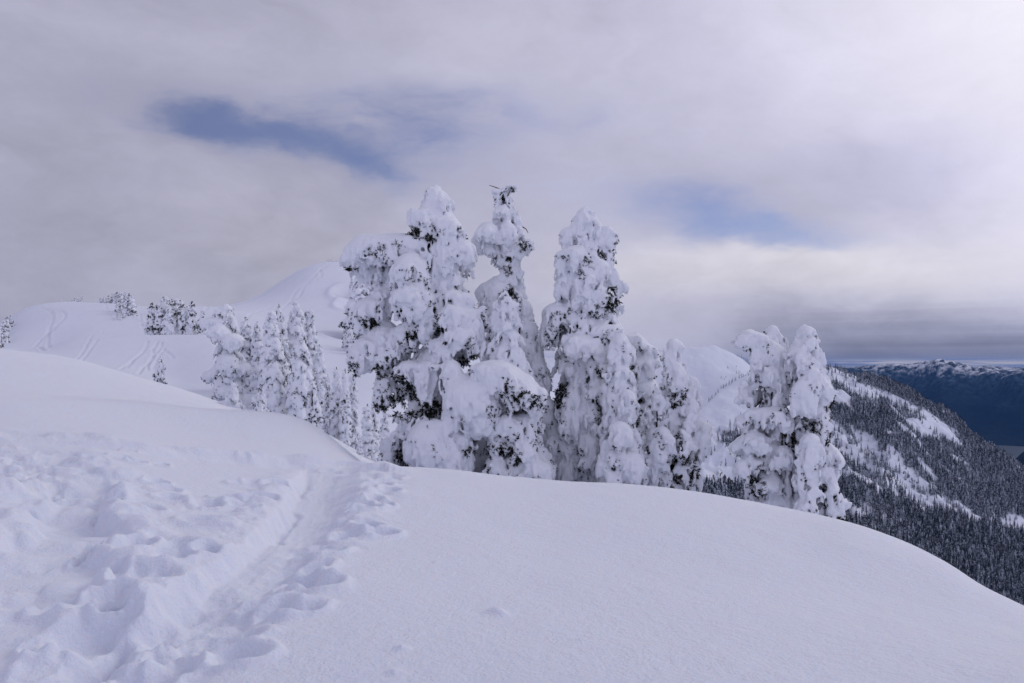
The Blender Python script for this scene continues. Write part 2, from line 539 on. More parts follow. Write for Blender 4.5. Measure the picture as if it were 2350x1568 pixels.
def hitD(pts, **kw):
    """the same for points read off the 2350-wide view"""
    a = np.array(pts, float) * DK
    return ground_hit(a[:, 0], a[:, 1], **kw)


def smooth_path(P, step):
    P = np.asarray(P, float)
    d = np.r_[0, np.cumsum(np.hypot(*np.diff(P, axis=0).T))]
    q = np.arange(0, d[-1], step)
    out = []
    for c in range(P.shape[1]):
        m = np.gradient(P[:, c], d)
        k = np.clip(np.searchsorted(d, q, 'right') - 1, 0, len(d) - 2)
        n = len(q)
        out.append(pchip_eval(np.repeat(d[None], n, 0), np.repeat(P[None, :, c], n, 0), np.repeat(m[None], n, 0), k, q))
    return np.stack(out, 1)


def path_field(x, y, P, reach):
    """distance along, signed offset (right of travel +) from a path; only points within reach: index, s, t"""
    lo, hi = P.min(0) - reach, P.max(0) + reach
    idx = np.nonzero((x > lo[0]) & (x < hi[0]) & (y > lo[1]) & (y < hi[1]))[0]
    s_out, t_out, k_out = [], [], []
    A, B = P[:-1], P[1:]
    AB = B - A; L = np.hypot(AB[:, 0], AB[:, 1]) + 1e-9
    cum = np.r_[0, np.cumsum(L)]
    for c in range(0, len(idx), 20000):
        i = idx[c:c + 20000]
        dx = x[i][:, None] - A[None, :, 0]; dy = y[i][:, None] - A[None, :, 1]
        t = np.clip((dx * AB[:, 0] + dy * AB[:, 1]) / L ** 2, 0, 1)
        ex = dx - t * AB[:, 0]; ey = dy - t * AB[:, 1]
        d2 = ex * ex + ey * ey
        j = d2.argmin(1); n = np.arange(len(i))
        sgn = np.sign(dx[n, j] * AB[j, 1] - dy[n, j] * AB[j, 0])
        s_out.append(cum[j] + t[n, j] * L[j]); t_out.append(np.sqrt(d2[n, j]) * sgn)
    if not s_out: return idx, np.array([]), np.array([])
    s, t = np.concatenate(s_out), np.concatenate(t_out)
    ok = np.abs(t) < reach
    return idx[ok], s[ok], t[ok]


def carve(x, y, z):
    """tracks, postholes and trampled snow; x, y, z are flat arrays"""
    rs = np.random.RandomState(3)
    r = np.hypot(x, y)
    near = np.nonzero((r < 20) & (y > 1) & (x < 3.0))[0]
    X, Y = x[near], y[near]
    Z = np.zeros(len(near))
    # diagonal trench cut by one pair of skis: sharp wall on its left, smooth floor, low right side
    PM = smooth_path(hitD([(20, 1640), (110, 1562), (190, 1508), (300, 1440), (430, 1352), (550, 1270), (630, 1196), (668, 1140), (688, 1100), (700, 1078)]), 0.06)
    wob = fbm2(X * 1.7, Y * 1.7, 4) * 0.22
    i, s, t = path_field(X, Y, PM, 2.2)
    tw = t + wob[i] * 0.45 + fbm2(X[i] * 6, Y[i] * 6, 3) * 0.05
    Lm = s.max()
    fade = sstep(s, -0.1, 0.4) * (1 - 0.75 * sstep(s, Lm * 0.80, Lm))
    wall = sstep(tw, -0.10, 0.04)
    rise = 1 - sstep(tw, 0.30, 0.95)
    Z[i] -= 0.21 * wall * rise * fade * (0.75 + 0.5 * fbm2(s * 0.8, s * 0 + 3, 2))
    berm = np.exp(-((tw + 0.28) / 0.24) ** 2)
    Z[i] += berm * fade * (0.05 + 0.10 * fbm2(X[i] * 3.1, Y[i] * 3.1, 4)) * (0.55 + 0.45 * sstep(s, 0.8, 2.5))
    slot = np.exp(-((tw - 0.07) / 0.05) ** 2)
    Z[i] -= slot * 0.05 * fade * sstep(fbm2(s * 1.3, s * 0, 3), -0.12, 0.15)
    # floor streaks along the travel
    Z[i] += fbm2(tw * 9, s * 0.7, 3) * 0.022 * sstep(tw, 0.02, 0.12) * (1 - sstep(tw, 0.5, 0.9))
    # wide trampled trench on the left
    PL = smooth_path(hitD([(-60, 1680), (10, 1560), (60, 1480), (85, 1400), (105, 1300), (130, 1210), (135, 1150), (105, 1090), (70, 1045), (40, 1015)]), 0.08)
    i, s, t = path_field(X, Y, PL, 2.4)
    tw = t + fbm2(X[i] * 1.5 + 4, Y[i] * 1.5, 4) * 0.75
    tr = sstep(tw, -0.55, -0.20) * (1 - sstep(tw, 0.22, 0.50))
    foot = fbm2(s * 1.4, tw * 1.4 + 9, 3)
    Z[i] -= tr * (0.10 + 0.22 * foot) * sstep(s.max() - s, 0, 2.5)
    rim = np.exp(-((tw - 0.62) / 0.30) ** 2) + np.exp(-((tw + 0.75) / 0.32) ** 2)
    Z[i] += rim * (0.05 + 0.20 * fbm2(X[i] * 2.6, Y[i] * 2.6, 4)) * sstep(s.max() - s, 0, 2.5)
    # churned snow between the two
    zone = np.array([(-30, 1600), (0, 1010), (110, 1020), (250, 1100), (330, 1140), (430, 1130), (560, 1090), (680, 1075), (690, 1110), (640, 1195), (550, 1268), (300, 1438), (110, 1560), (40, 1680)], float)
    zp = hitD(zone)
    inside = np.zeros(len(X), bool)
    for a in range(len(zp)):
        (x0, y0), (x1, y1) = zp[a - 1], zp[a]
        c = ((y0 > Y) != (y1 > Y)) & (X < (x1 - x0) * (Y - y0) / (y1 - y0 + 1e-12) + x0)
        inside ^= c
    # soft edge for the zone from distance to its outline
    i, s, t = path_field(X, Y, smooth_path(np.vstack([zp, zp[:1]]), 0.15), 0.8)
    soft = inside.astype(float); soft[i] = np.where(inside[i], sstep(np.abs(t), 0.0, 0.7), 0)
    warpx, warpy = X + fbm2(X * 1.2, Y * 1.2, 2) * 0.5, Y + fbm2(X * 1.2 + 8, Y * 1.2, 2) * 0.5
    bil = np.abs(fbm2(warpx * 1.5, warpy * 1.5, 3)) * 2
    lump = fbm2(warpx * 2.7, warpy * 2.7, 4)
    amt = soft * sstep(fbm2(X * 0.5 + 31, Y * 0.5, 2), -0.28, 0.05)
    leftness = 1 - sstep(X / np.maximum(Y, 1), -0.50, -0.30) * 0.45
    nearness = 0.50 + 0.50 * sstep(Y, 4.5, 7.5)
    Z += amt * leftness * nearness * (lump * 0.15 + bil * 0.06 - 0.02 + fbm2(warpx * 5.5 + 3, warpy * 5.5, 3) * 0.085 + fbm2(X * 15, Y * 13, 3) * 0.022) * 0.86
    # postholes: (column, row, half length m, half width m, depth m)
    holes = []
    for (a, b, c, d) in [(388, 1143, .17, .13), (470, 1198, .19, .16), (408, 1262, .20, .15), (555, 1150, .2, .14), (480, 1160, .16, .13), (330, 1330, .24, .16), (395, 1290, .22, .15), (300, 1268, .22, .15),
                         (250, 1380, .28, .18), (205, 1440, .25, .2), (560, 1110, .2, .1), (640, 1120, .2, .12), (600, 1150, .2, .14),
                         (905, 1096, .17, .12), (868, 1112, .18, .13), (895, 1125, .16, .13), (862, 1146, .19, .15), (838, 1168, .18, .14), (880, 1160, .15, .12), (842, 1207, .21, .16), (870, 1225, .2, .16), (806, 1225, .2, .16),
                         (760, 1262, .17, .16), (728, 1300, .18, .15), (690, 1325, .19, .15), (742, 1338, .16, .13), (640, 1392, .17, .15), (690, 1398, .16, .13), (600, 1362, .16, .14),
                         (545, 1448, .15, .13), (545, 1500, .14, .12), (410, 1515, .13, .11), (470, 1450, .15, .12), (330, 1545, .15, .13), (300, 1560, .12, .1), (210, 1060, .2, .12), (760, 1075, .2, .1), (820, 1085, .2, .1)]:
        holes.append((a, b, c * 1.0, 0.75 + rs.rand() * 0.5, d))
    for _ in range(60):                                    # more, smaller prints through the churned snow
        a = rs.uniform(40, 660); b = rs.uniform(1030, 1540)
        q = np.interp(b, [1080, 1196, 1352, 1560], [690, 630, 430, 110]) - a
        if 40 < q < 420:
            holes.append((a, b, rs.uniform(.10, .16), 0.7 + rs.rand() * 0.5, rs.uniform(.05, .12)))
    P = hitD([(h[0], h[1]) for h in holes])
    for (hx, hy), h in zip(P, holes):
        h = (h[0], h[1], h[2] * 0.82, h[3], h[4] * (0.5 + 0.3 * sstep(hy, 4.5, 7.0)))
        a = rs.uniform(-0.5, 0.9); c, q = math.cos(a), math.sin(a)
        j = np.nonzero((np.abs(X - hx) < 0.9) & (np.abs(Y - hy) < 0.9))[0]
        dx, dy = X[j] - hx, Y[j] - hy
        l = (dx * q + dy * c) / (h[2] * 1.25); w = (dx * c - dy * q) / (h[2] * h[3])
        d = np.sqrt(l * l + w * w) + fbm2(X[j] * 5, Y[j] * 5, 3) * 0.5
        Z[j] -= h[4] * 0.85 * (1 - sstep(d, 0.35, 1.15))
        Z[j] += 0.035 * np.exp(-((d - 1.35) / 0.33) ** 2)
    # low ridge of kicked-up snow where the right-hand footprints run
    PR = smooth_path(hitD([(280, 1590), (400, 1490), (500, 1440), (600, 1375), (700, 1290), (800, 1205), (850, 1150), (880, 1110), (900, 1085)]), 0.1)
    i, s, t = path_field(X, Y, PR, 0.9)
    Z[i] += np.exp(-((t + 0.1) / 0.35) ** 2) * (fbm2(X[i] * 3.5, Y[i] * 3.5, 4) * 0.14 + 0.01) * sstep(s, 0, 0.6)
    # line of tracks along the brow
    PT = smooth_path(hitD([(-60, 998), (60, 1003), (190, 1008), (330, 1025), (480, 1045), (600, 1056), (700, 1062), (800, 1068), (880, 1078)]), 0.2)
    i, s, t = path_field(X, Y, PT, 1.6)
    k = np.exp(-((t + 0.1) / 0.42) ** 2)
    Z[i] += k * (0.05 + fbm2(X[i] * 1.3, Y[i] * 2.2, 4) * 0.26)
    Z[i] -= np.exp(-((t - 0.55) / 0.3) ** 2) * (0.05 + 0.10 * fbm2(X[i] * 1.9, Y[i] * 1.9 + 7, 3))
    # single clods lying on the clean snow
    for (a, b, rad) in [(248, 1072, .22), (1140, 1406, .07), (1152, 1412, .05), (922, 1490, .05), (280, 1548, .16), (1330, 1470, .03), (1000, 1290, .03), (905, 1545, .05)]:
        (hx, hy), = hitD([(a, b)])
        j = np.nonzero((np.abs(X - hx) < 0.8) & (np.abs(Y - hy) < 0.8))[0]
        d = np.hypot(X[j] - hx, Y[j] - hy) / rad + fbm2(X[j] * 6, Y[j] * 6, 2) * 0.5
        Z[j] += rad * 0.55 * np.exp(-d * d * 1.2)
    Z = np.where(Z > 0.07, 0.07 + 0.12 * np.tanh((Z - 0.07) / 0.16), Z)
    z[near] += Z
    # ski tracks on the hills
    far = np.nonzero((r > 55) & (r < 400) & (x < 20) & (y > 0))[0]
    X, Y = x[far], y[far]; Z = np.zeros(len(far))
    TR = [([(110, 706), (150, 722), (128, 750), (105, 770), (95, 800), (100, 806)], .9, .5), ([(95, 705), (122, 725), (112, 760), (110, 790), (112, 800)], .9, .5),
          ([(240, 698), (250, 720), (262, 738)], .7, .35), ([(322, 720), (325, 745), (330, 760), (345, 772)], .8, .45), ([(330, 720), (338, 748), (350, 770)], .8, .4), ([(300, 728), (325, 745), (352, 768)], .8, .4), ([(345, 722), (352, 745), (356, 762)], .7, .35),
          ([(235, 755), (200, 790), (160, 835)], .6, .3), ([(224, 780), (205, 805), (185, 830)], .6, .35), ([(340, 782), (330, 805), (300, 830), (272, 850)], .6, .4), ([(350, 800), (320, 815), (290, 845)], .6, .35),
          ([(365, 782), (352, 800), (352, 820), (332, 840), (315, 860)], .6, .45), ([(372, 785), (366, 802), (345, 822), (338, 850)], .6, .4), ([(378, 800), (366, 815), (352, 845)], .6, .4), ([(380, 805), (392, 815), (398, 825)], .8, .4),
          ([(760, 603), (735, 620), (735, 635), (700, 655), (690, 675), (650, 700)], 1.8, .7), ([(740, 612), (715, 640), (680, 668), (668, 690), (640, 712)], 1.8, .7),
          ([(470, 712), (520, 705), (560, 700)], 1.2, .5), ([(480, 770), (430, 775), (380, 780)], .8, .3), ([(120, 712), (110, 745), (100, 790)], .6, .3), ([(640, 690), (600, 712), (560, 740)], 1.3, .5)]
    for pts, wd, dp in TR:
        wd, dp = wd * 0.44, dp * 0.5
        P = smooth_path(hitD(pts, ymin=56), 0.8)
        i, s, t = path_field(X, Y, P, wd * 3)
        tw = np.abs(t + fbm2(X[i] * .5, Y[i] * .5, 2) * wd * 0.5) / wd
        Z[i] += dp * (-0.55 * (1 - sstep(tw, 0.25, 0.8)) + 0.22 * np.exp(-((tw - 1.05) / 0.35) ** 2)) * (0.6 + 0.8 * noise2(s * 0.3, s * 0 + wd))
    # wind scoops on the flank of the peak, right of its crest
    for (a, b, rad, dp) in [(802, 672, 6, 1.8), (806, 700, 5, 1.5), (790, 775, 5, 1.2)]:
        (hx, hy), = hitD([(a, b)], ymin=150)
        dx, dy = X - hx, Y - hy
        d = np.sqrt((dx / rad) ** 2 + (dy / (rad * 1.6)) ** 2)
        Z += dp * (-1.0 * (1 - sstep(d, 0.3, 1.0)) + 0.5 * np.exp(-((d - 1.15) / 0.2) ** 2) * sstep(-dx, -rad, rad))
    z[far] += Z
    return z


def build_ground():
    azs = []
    pxs = np.r_[np.arange(-150, 440, 1.5), np.arange(440, 560, 2.5), np.arange(560, 1180, 4.0)]
    azs = np.degrees(np.arctan((pxs - CX) / F))
    rest = np.linspace(azs[-1], azs[0] + 360, 74)[1:-1]
    az = np.radians(np.r_[azs, rest])
    ncf = len(pxs)
    rr = [0.9]
    while rr[-1] < 430:
        q = rr[-1]
        k = 1.010 if q < 3.5 else 1.0058 if q < 13 else 1.0095 if q < 58 else 1.0052
        rr.append(q * k)
    rr = np.array(rr)
    # rows follow distance in depth for the part in front, true circles behind
    x = rr[:, None] * np.sin(az)[None]; y = rr[:, None] * np.cos(az)[None]
    sh = x.shape
    x, y = x.ravel(), y.ravel()
    z = carve(x, y, h_plain(x, y))
    V = np.stack([x, y, z], 1)
    nr, nc = sh
    Fc = grid_faces(nr, nc, True)
    cut = int(np.searchsorted(rr, 62.0))
    row = Fc[:, 0] // nc; colm = Fc[:, 0] % nc
    nearm = row < cut
    keep_far = (~nearm) & (colm < int(np.searchsorted(pxs, 680))) 
    # near sheet with a closing fan under the camera
    Vn = np.vstack([V[:(cut + 1) * nc], [[0, 0, -1.69]]])
    Fn = Fc[nearm]
    fan = np.stack([np.full(nc, len(Vn) - 1), (np.arange(nc) + 1) % nc, np.arange(nc), np.arange(nc)], 1)
    me = mesh_np('snow_field', Vn, Fn)
    o = new_obj('snow_field', me, M_SNOW); o['kind'] = 'structure'
    o['label'] = 'smooth snow brow with a trampled trench and ski tracks'
    Ff = Fc[keep_far]
    used = np.unique(Ff); mp = np.full(len(V), -1); mp[used] = np.arange(len(used))
    me = mesh_np('snow_hill', V[used], mp[Ff])
    o = new_obj('snow_hill', me, M_HILL); o['kind'] = 'structure'


build_ground()

# ---------------------------------------------------------------- the mountain to the right
G_LINES = [
    [(-200, 420, 560), (500, 430, 640), (640, 430, 700), (1024, 430, 800), (1500, 430, 900)],
    [(-200, 600, 500), (560, 620, 505), (640, 620, 510), (690, 620, 511), (760, 620, 522), (850, 640, 590), (1024, 700, 650), (1500, 700, 760)],
    [(-200, 900, 440), (560, 900, 480), (690, 900, 492), (760, 900, 500), (850, 900, 532), (940, 900, 572), (1024, 900, 612), (1500, 900, 700)],
    [(-200, 1150, 410), (600, 1150, 450), (690, 1150, 448), (760, 1150, 446), (850, 1200, 462), (940, 1200, 505), (1024, 1200, 548), (1500, 1150, 640)],
    [(-200, 1300, 400), (620, 1320, 426), (690, 1400, 414), (703, 1430, 406), (724, 1480, 388), (741, 1530, 378), (757, 1560, 371.5), (790, 1700, 369.5), (818, 1780, 369), (838, 1800, 369.5), (848, 1800, 375), (866, 1800, 380),
     (888, 1800, 387), (910, 1800, 397), (933, 1800, 410), (954, 1780, 424), (970, 1760, 441), (998, 1740, 457), (1024, 1720, 477), (1200, 1600, 560), (1500, 1500, 680)],
    [(-200, 1600, 400), (600, 1750, 428), (690, 1800, 418), (724, 1820, 396), (757, 1850, 383), (790, 2050, 385), (818, 2150, 392), (866, 2150, 410), (1024, 2100, 540), (1500, 2000, 760)],
    [(-200, 2300, 400), (460, 2300, 380), (520, 2300, 362), (560, 2300, 356), (600, 2300, 352), (650, 2320, 349), (690, 2340, 347.5), (703, 2350, 345.5), (712, 2350, 345), (722, 2350, 349), (741, 2370, 358), (760, 2400, 374), (790, 2500, 388), (818, 2500, 405), (1024, 2600, 620), (1500, 2600, 800)],
    [(-200, 3300, 560), (600, 3300, 560), (760, 3300, 600), (1024, 3300, 690), (1500, 3300, 800)],
]
G_BASE = Relief(G_LINES, blur=6)


def h_ridge(x, y):
    x = np.asarray(x, float); y = np.asarray(y, float)
    u = x / y
    z = G_BASE(u, y).reshape(x.shape)
    px = u * F + CX
    rocky = sstep(px, 800, 860) * (1 - sstep(y, 2050, 2400))
    bowl = sstep(px, 660, 700) * (1 - sstep(px, 790, 830)) * sstep(y, 900, 980) * (1 - sstep(y, 1190, 1260))
    wx, wy = x + fbm2(x * .01, y * .01, 3) * 60, y + fbm2(x * .01 + 9, y * .01, 3) * 60
    z = z + rocky * ((ridged2(wx * 0.012, wy * 0.005, 4) - 0.5) * 40 + fbm2(x * 0.05, y * 0.03, 4) * 9)
    z = z + bowl * ((ridged2(wx * 0.02, wy * 0.012, 4) - 0.5) * 46)
    z = z + (1 - rocky) * (fbm2(x * 0.010, y * 0.007, 4) * 19 + fbm2(x * 0.035, y * 0.02, 4) * 4.0)
    return z


def build_ridge():
    pxs = np.r_[np.arange(430, 640, 5.0), np.arange(640, 1060, 1.25), np.arange(1060, 1400, 8.0)]
    yy = np.r_[np.linspace(430, 850, 26)[:-1], np.linspace(850, 1900, 300)[:-1], np.linspace(1900, 3300, 120)]
    X = ((pxs - CX) / F)[None] * yy[:, None]; Y = np.repeat(yy[:, None], len(pxs), 1)
    V = np.stack([X, Y, h_ridge(X, Y)], -1).reshape(-1, 3)
    o = new_obj('mountain_ridge', mesh_np('mountain_ridge', V, grid_faces(len(yy), len(pxs))), M_RIDGE)
    o['kind'] = 'structure'


build_ridge()


def build_far():
    # far range across the valley, from the lake shore to its snowy crest
    def sheet(name, pxs, yy, crest, ycrest, ybase, zbase, mat, amp, fr, seed):
        px = pxs[None]; Y = np.repeat(yy[:, None], len(pxs), 1)
        X = (px - CX) / F * Y
        c = np.array(crest, float)
        zc = (HOR - np.interp(pxs, c[:, 0], c[:, 1])) / F * ycrest
        up = sstep(Y, ybase, ycrest) ** 0.8
        down = sstep(Y, ycrest, ycrest + (ycrest - ybase) * 0.9)
        Z = zbase + (zc[None] - zbase) * up * (1 - 0.8 * down)
        wx = X + fbm2(X * fr * 1.5, Y * fr * 1.5 + seed, 3) / fr * 0.3
        rg = ridged2(wx * fr + Y * fr * 0.35 + seed, Y * fr * 0.45 - wx * fr * 0.2, 5) - 0.62
        Z = Z + rg * amp * (0.25 + 0.75 * sstep(Y, ybase, ybase + 0.4 * (ycrest - ybase))) * sstep(Y, ybase - 300, ybase + 600)
        # bring the skyline to the height it has, keeping its notches
        sky_v = (Z / Y).max(0); g = np.exp(-0.5 * (np.arange(-40, 41) / 5.0) ** 2); g /= g.sum()
        sm = np.convolve(np.pad(sky_v, 40, 'edge'), g, 'valid')
        Z = Z + ((HOR - np.interp(pxs, c[:, 0], c[:, 1])) / F - sm)[None] * Y * sstep(Y, ybase, ycrest)
        V = np.stack([X, Y, Z], -1).reshape(-1, 3)
        o = new_obj(name, mesh_np(name, V, grid_faces(len(yy), len(pxs))), mat)
        o['kind'] = 'structure'
        return o
    pxs = np.arange(560, 1300, 1.5)
    sheet('far_mountain_range', pxs, np.linspace(8600, 17500, 220),
          [(560, 372), (760, 369), (830, 368), (850, 367), (870, 365.5), (890, 363.5), (908, 364.2), (925, 362.5), (941, 360.3), (955, 362.5), (975, 366.5), (990, 366), (1010, 367.5), (1024, 366.8), (1060, 365), (1150, 370), (1300, 378)],
          13500, 8900, -1010, M_FAR, 800, 0.00050, 3.0)
    sheet('nearer_forest_ridge', np.arange(960, 1300, 3.0), np.linspace(3600, 7000, 90),
          [(960, 500), (1000, 468), (1024, 452), (1060, 440), (1150, 425), (1300, 420)], 5200, 3700, -900, M_FAR, 160, 0.0011, 8.0)
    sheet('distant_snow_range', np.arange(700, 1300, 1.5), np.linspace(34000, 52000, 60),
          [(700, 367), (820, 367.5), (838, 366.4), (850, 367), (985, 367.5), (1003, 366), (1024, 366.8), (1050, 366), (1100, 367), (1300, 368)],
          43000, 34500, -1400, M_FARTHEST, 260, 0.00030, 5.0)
    me = mesh_np('valley_lake', [(-3000, 3000, -1000), (15000, 3000, -1000), (40000, 36000, -1000), (-6000, 36000, -1000)], [[0, 1, 2, 3]])
    o = new_obj('lake', me, M_WATER); o['kind'] = 'structure'


build_far()
# ---------------------------------------------------------------- snow-laden trees
class Field:
    """distance field on a grid: snow lumps melt into each other; the lump nearest a point owns it"""
    def __init__(self, lo, hi, h):
        self.lo = np.array(lo, float); self.h = h
        self.n = np.maximum(((np.array(hi) - self.lo) / h).astype(int) + 1, 4)
        self.d = np.full(self.n, 9.0, np.float32)
        self.raw = np.full(self.n, 9.0, np.float32)
        self.lab = np.zeros(self.n, np.int16)

    def box(self, c, ext):
        a = np.clip(np.floor((c - ext - self.lo) / self.h).astype(int), 0, self.n - 1)
        b = np.clip(np.ceil((c + ext - self.lo) / self.h).astype(int) + 1, 1, self.n)
        if np.any(b <= a): return None
        g = [(np.arange(a[i], b[i]) * self.h + self.lo[i] - c[i]).astype(np.float32) for i in range(3)]
        return tuple(slice(a[i], b[i]) for i in range(3)), g[0][:, None, None], g[1][None, :, None], g[2][None, None, :]

    def lump(self, c, r, lab, ax=(1, 0), tilt=0.0, k=0.08, flat=None, cut=False):
        """ellipsoid: r = (along, across, up); ax = horizontal direction of 'along'; tilt droops it (slope);
        flat trims the underside at that share of r_up"""
        c = np.asarray(c, float); r = np.asarray(r, float)
        R = max(r) * 1.15 + 0.25
        bx = self.box(c, R)
        if bx is None: return
        s, x, y, z = bx
        l = x * ax[0] + y * ax[1]; w = -x * ax[1] + y * ax[0]
        ct, st = math.cos(tilt), math.sin(tilt)
        la = l * ct - z * st; za = z * ct + l * st
        q = np.sqrt((la / r[0]) ** 2 + (w / r[1]) ** 2 + (za / r[2]) ** 2)
        g = np.sqrt((la / r[0] ** 2) ** 2 + (w / r[1] ** 2) ** 2 + (za / r[2] ** 2) ** 2) + 1e-4
        d = q * (q - 1) / g
        if flat is not None:
            p = -za - flat * r[2]
            hh = np.clip(0.5 + 0.5 * (d - p) / 0.12, 0, 1)
            d = p * (1 - hh) + d * hh + 0.12 * hh * (1 - hh)
        d = d.astype(np.float32)
        D = self.d[s]
        if cut:
            hh = np.clip(0.5 - 0.5 * (D + d) / k, 0, 1)
            self.d[s] = D * (1 - hh) - d * hh + k * hh * (1 - hh)
            return
        hh = np.clip(0.5 + 0.5 * (D - d) / k, 0, 1)
        self.d[s] = D * (1 - hh) + d * hh - k * hh * (1 - hh)
        m = d < self.raw[s]
        self.raw[s] = np.where(m, d, self.raw[s])
        self.lab[s] = np.where(m, lab, self.lab[s])

    def roughen(self, seed, amp=1.0, big=0.075, fine=0.105, fs=7.5):
        """rime: smooth where snow settles from above, knobbly on the sides and underneath"""
        idx = np.nonzero(np.abs(self.d) < 0.30)
        P = np.stack(idx, 1) * self.h + self.lo + seed * 3.7
        gz = np.gradient(self.d, self.h, axis=2)[idx]
        up = sstep(gz, -0.1, 0.75)
        x, y, z = P.T
        n1 = noise3(x * 1.7, y * 1.7, z * 1.7) - 0.5
        n2 = noise3(x * fs, y * fs, z * fs * 0.38) - 0.5          # rime hangs in vertical fringes
        n3 = noise3(x * fs * 2.1 + 5, y * fs * 2.1, z * fs * 1.1) - 0.5
        n4 = np.abs(noise3(x * 3.4 + 9, y * 3.4, z * 1.6) - 0.5) * 2
        n5 = noise3(x * 4.2 + 3, y * 4.2, z * 6.0) - 0.5
        side = 1 - up
        self.d[idx] += (amp * (n1 * big * 1.3 + n5 * 0.022 + side * (n2 * fine * 2.2 + n3 * fine * 1.5 + (0.5 - n4) * fine * 1.4) + up * n3 * fine * 0.22)).astype(np.float32)

    def surface(self):
        """surface nets: vertices, quads, the owner of each quad"""
        d = self.d.copy()
        d[0], d[-1], d[:, 0], d[:, -1], d[:, :, 0], d[:, :, -1] = 1, 1, 1, 1, 1, 1
        ins = d < 0
        cnt = np.zeros([m - 1 for m in d.shape], np.uint8)
        sl = lambda o, m: slice(o, m - 1 + o)
        nx, ny, nz = d.shape
        corners = [(i, j, k) for i in (0, 1) for j in (0, 1) for k in (0, 1)]
        for i, j, k in corners: cnt += ins[sl(i, nx), sl(j, ny), sl(k, nz)]
        act = (cnt > 0) & (cnt < 8)
        ci = np.stack(np.nonzero(act), 1)
        vid = np.full(act.shape, -1, np.int32); vid[act] = np.arange(len(ci))
        acc = np.zeros((len(ci), 3)); num = np.zeros(len(ci))
        cv = {c: d[ci[:, 0] + c[0], ci[:, 1] + c[1], ci[:, 2] + c[2]] for c in corners}
        for a in corners:
            for ax in range(3):
                if a[ax]: continue
                b = list(a); b[ax] = 1; b = tuple(b)
                da, db = cv[a], cv[b]
                m = (da < 0) != (db < 0)
                t = np.where(m, da / np.where(m, da - db, 1), 0)
                for q in range(3):
                    acc[:, q] += np.where(m, a[q] + (t if q == ax else 0), 0)
                num += m
        V = (ci + acc / num[:, None]) * self.h + self.lo
        quads = []
        for ax in range(3):
            o = [(1, 2), (2, 0), (0, 1)][ax]
            A = [slice(1, -1)] * 3; A[ax] = slice(0, -1)
            B = [slice(1, -1)] * 3; B[ax] = slice(1, None)
            ia, ib = ins[tuple(A)], ins[tuple(B)]
            e = np.stack(np.nonzero(ia != ib), 1)
            if not len(e): continue
            fl = ia[tuple(e.T)]
            e = e + 1; e[:, ax] -= 1
            def cell(p, q):
                f = e.copy(); f[:, o[0]] += p; f[:, o[1]] += q
                return vid[tuple(f.T)]
            Q = np.stack([cell(-1, -1), cell(0, -1), cell(0, 0), cell(-1, 0)], 1)
            Q[~fl] = Q[~fl][:, ::-1]
            quads.append(Q)
        Q = np.concatenate(quads)
        Q = Q[(Q >= 0).all(1)]
        vl = self.lab[tuple(np.clip(np.round((V - self.lo) / self.h).astype(int), 0, self.n - 1).T)]
        return V, Q, vl[Q[:, 0]]


def drop_crumbs(V, Q, lab):
    """leave out bits of snow that hang in the air"""
    comp = np.arange(len(V))
    for _ in range(60):
        m = comp[Q].min(1)
        new = comp.copy()
        for c in range(4): np.minimum.at(new, Q[:, c], m)
        new = new[new]
        if np.array_equal(new, comp): break
        comp = new
    cnt = np.bincount(comp[Q[:, 0]], minlength=len(V))
    keep = cnt[comp[Q[:, 0]]] >= 0.04 * cnt.max()
    return V, Q[keep], lab[keep]


def vertex_normals(V, Q):
    n = np.cross(V[Q[:, 2]] - V[Q[:, 0]], V[Q[:, 3]] - V[Q[:, 1]])
    N_ = np.zeros_like(V)
    for c in range(4):
        for q in range(3): N_[:, q] += np.bincount(Q[:, c], n[:, q], len(V))
    return N_ / (np.linalg.norm(N_, axis=1, keepdims=True) + 1e-9)


def spray_mesh(P, Nn, rs, length, blades=7, width=0.2):
    """needle sprays: fans of narrow blades leaving the points P, outwards and hanging"""
    n = len(P)
    L = length * rs.uniform(0.6, 1.35, n)
    d0 = Nn + rs.normal(0, 0.45, (n, 3)) + np.array([0, 0, -0.45]); d0 /= np.linalg.norm(d0, axis=1, keepdims=True)
    d0 = np.repeat(d0, blades, 0); L = np.repeat(L, blades)
    b = d0 + rs.normal(0, 0.55, d0.shape); b /= np.linalg.norm(b, axis=1, keepdims=True)
    root = np.repeat(P, blades, 0) - d0 * (0.25 * L)[:, None] + d0 * (rs.uniform(0, 0.5, len(L)) * L)[:, None]
    side = np.cross(b, rs.normal(0, 1, b.shape)); side /= np.linalg.norm(side, axis=1, keepdims=True) + 1e-9
    w = (L * width * rs.uniform(0.7, 1.2, len(L)))[:, None]
    tip = root + b * (L * 0.8)[:, None]
    midp = root + b * (L * 0.4)[:, None]
    V = np.stack([root, midp + side * w * 0.5, tip, midp - side * w * 0.5], 1).reshape(-1, 3)
    Fq = np.arange(len(V)).reshape(-1, 4)
    return V, Fq


def tube(pts, radii, seg=7):
    pts = np.asarray(pts, float); n = len(pts)
    tan = np.gradient(pts, axis=0); tan /= np.linalg.norm(tan, axis=1, keepdims=True)
    ref = np.array([0.3, 0.9, 0.2]); a = np.cross(tan, ref); a /= np.linalg.norm(a, axis=1, keepdims=True) + 1e-9
    b = np.cross(tan, a)
    th = np.linspace(0, 2 * np.pi, seg, endpoint=False)
    V = (pts[:, None] + np.asarray(radii)[:, None, None] * (np.cos(th)[None, :, None] * a[:, None] + np.sin(th)[None, :, None] * b[:, None])).reshape(-1, 3)
    Fq = grid_faces(n, seg, True)
    return V, Fq


def lin(tab, q):
    a = np.array(sorted(tab), float)
    return float(np.interp(q, a[:, 0], a[:, 1]))


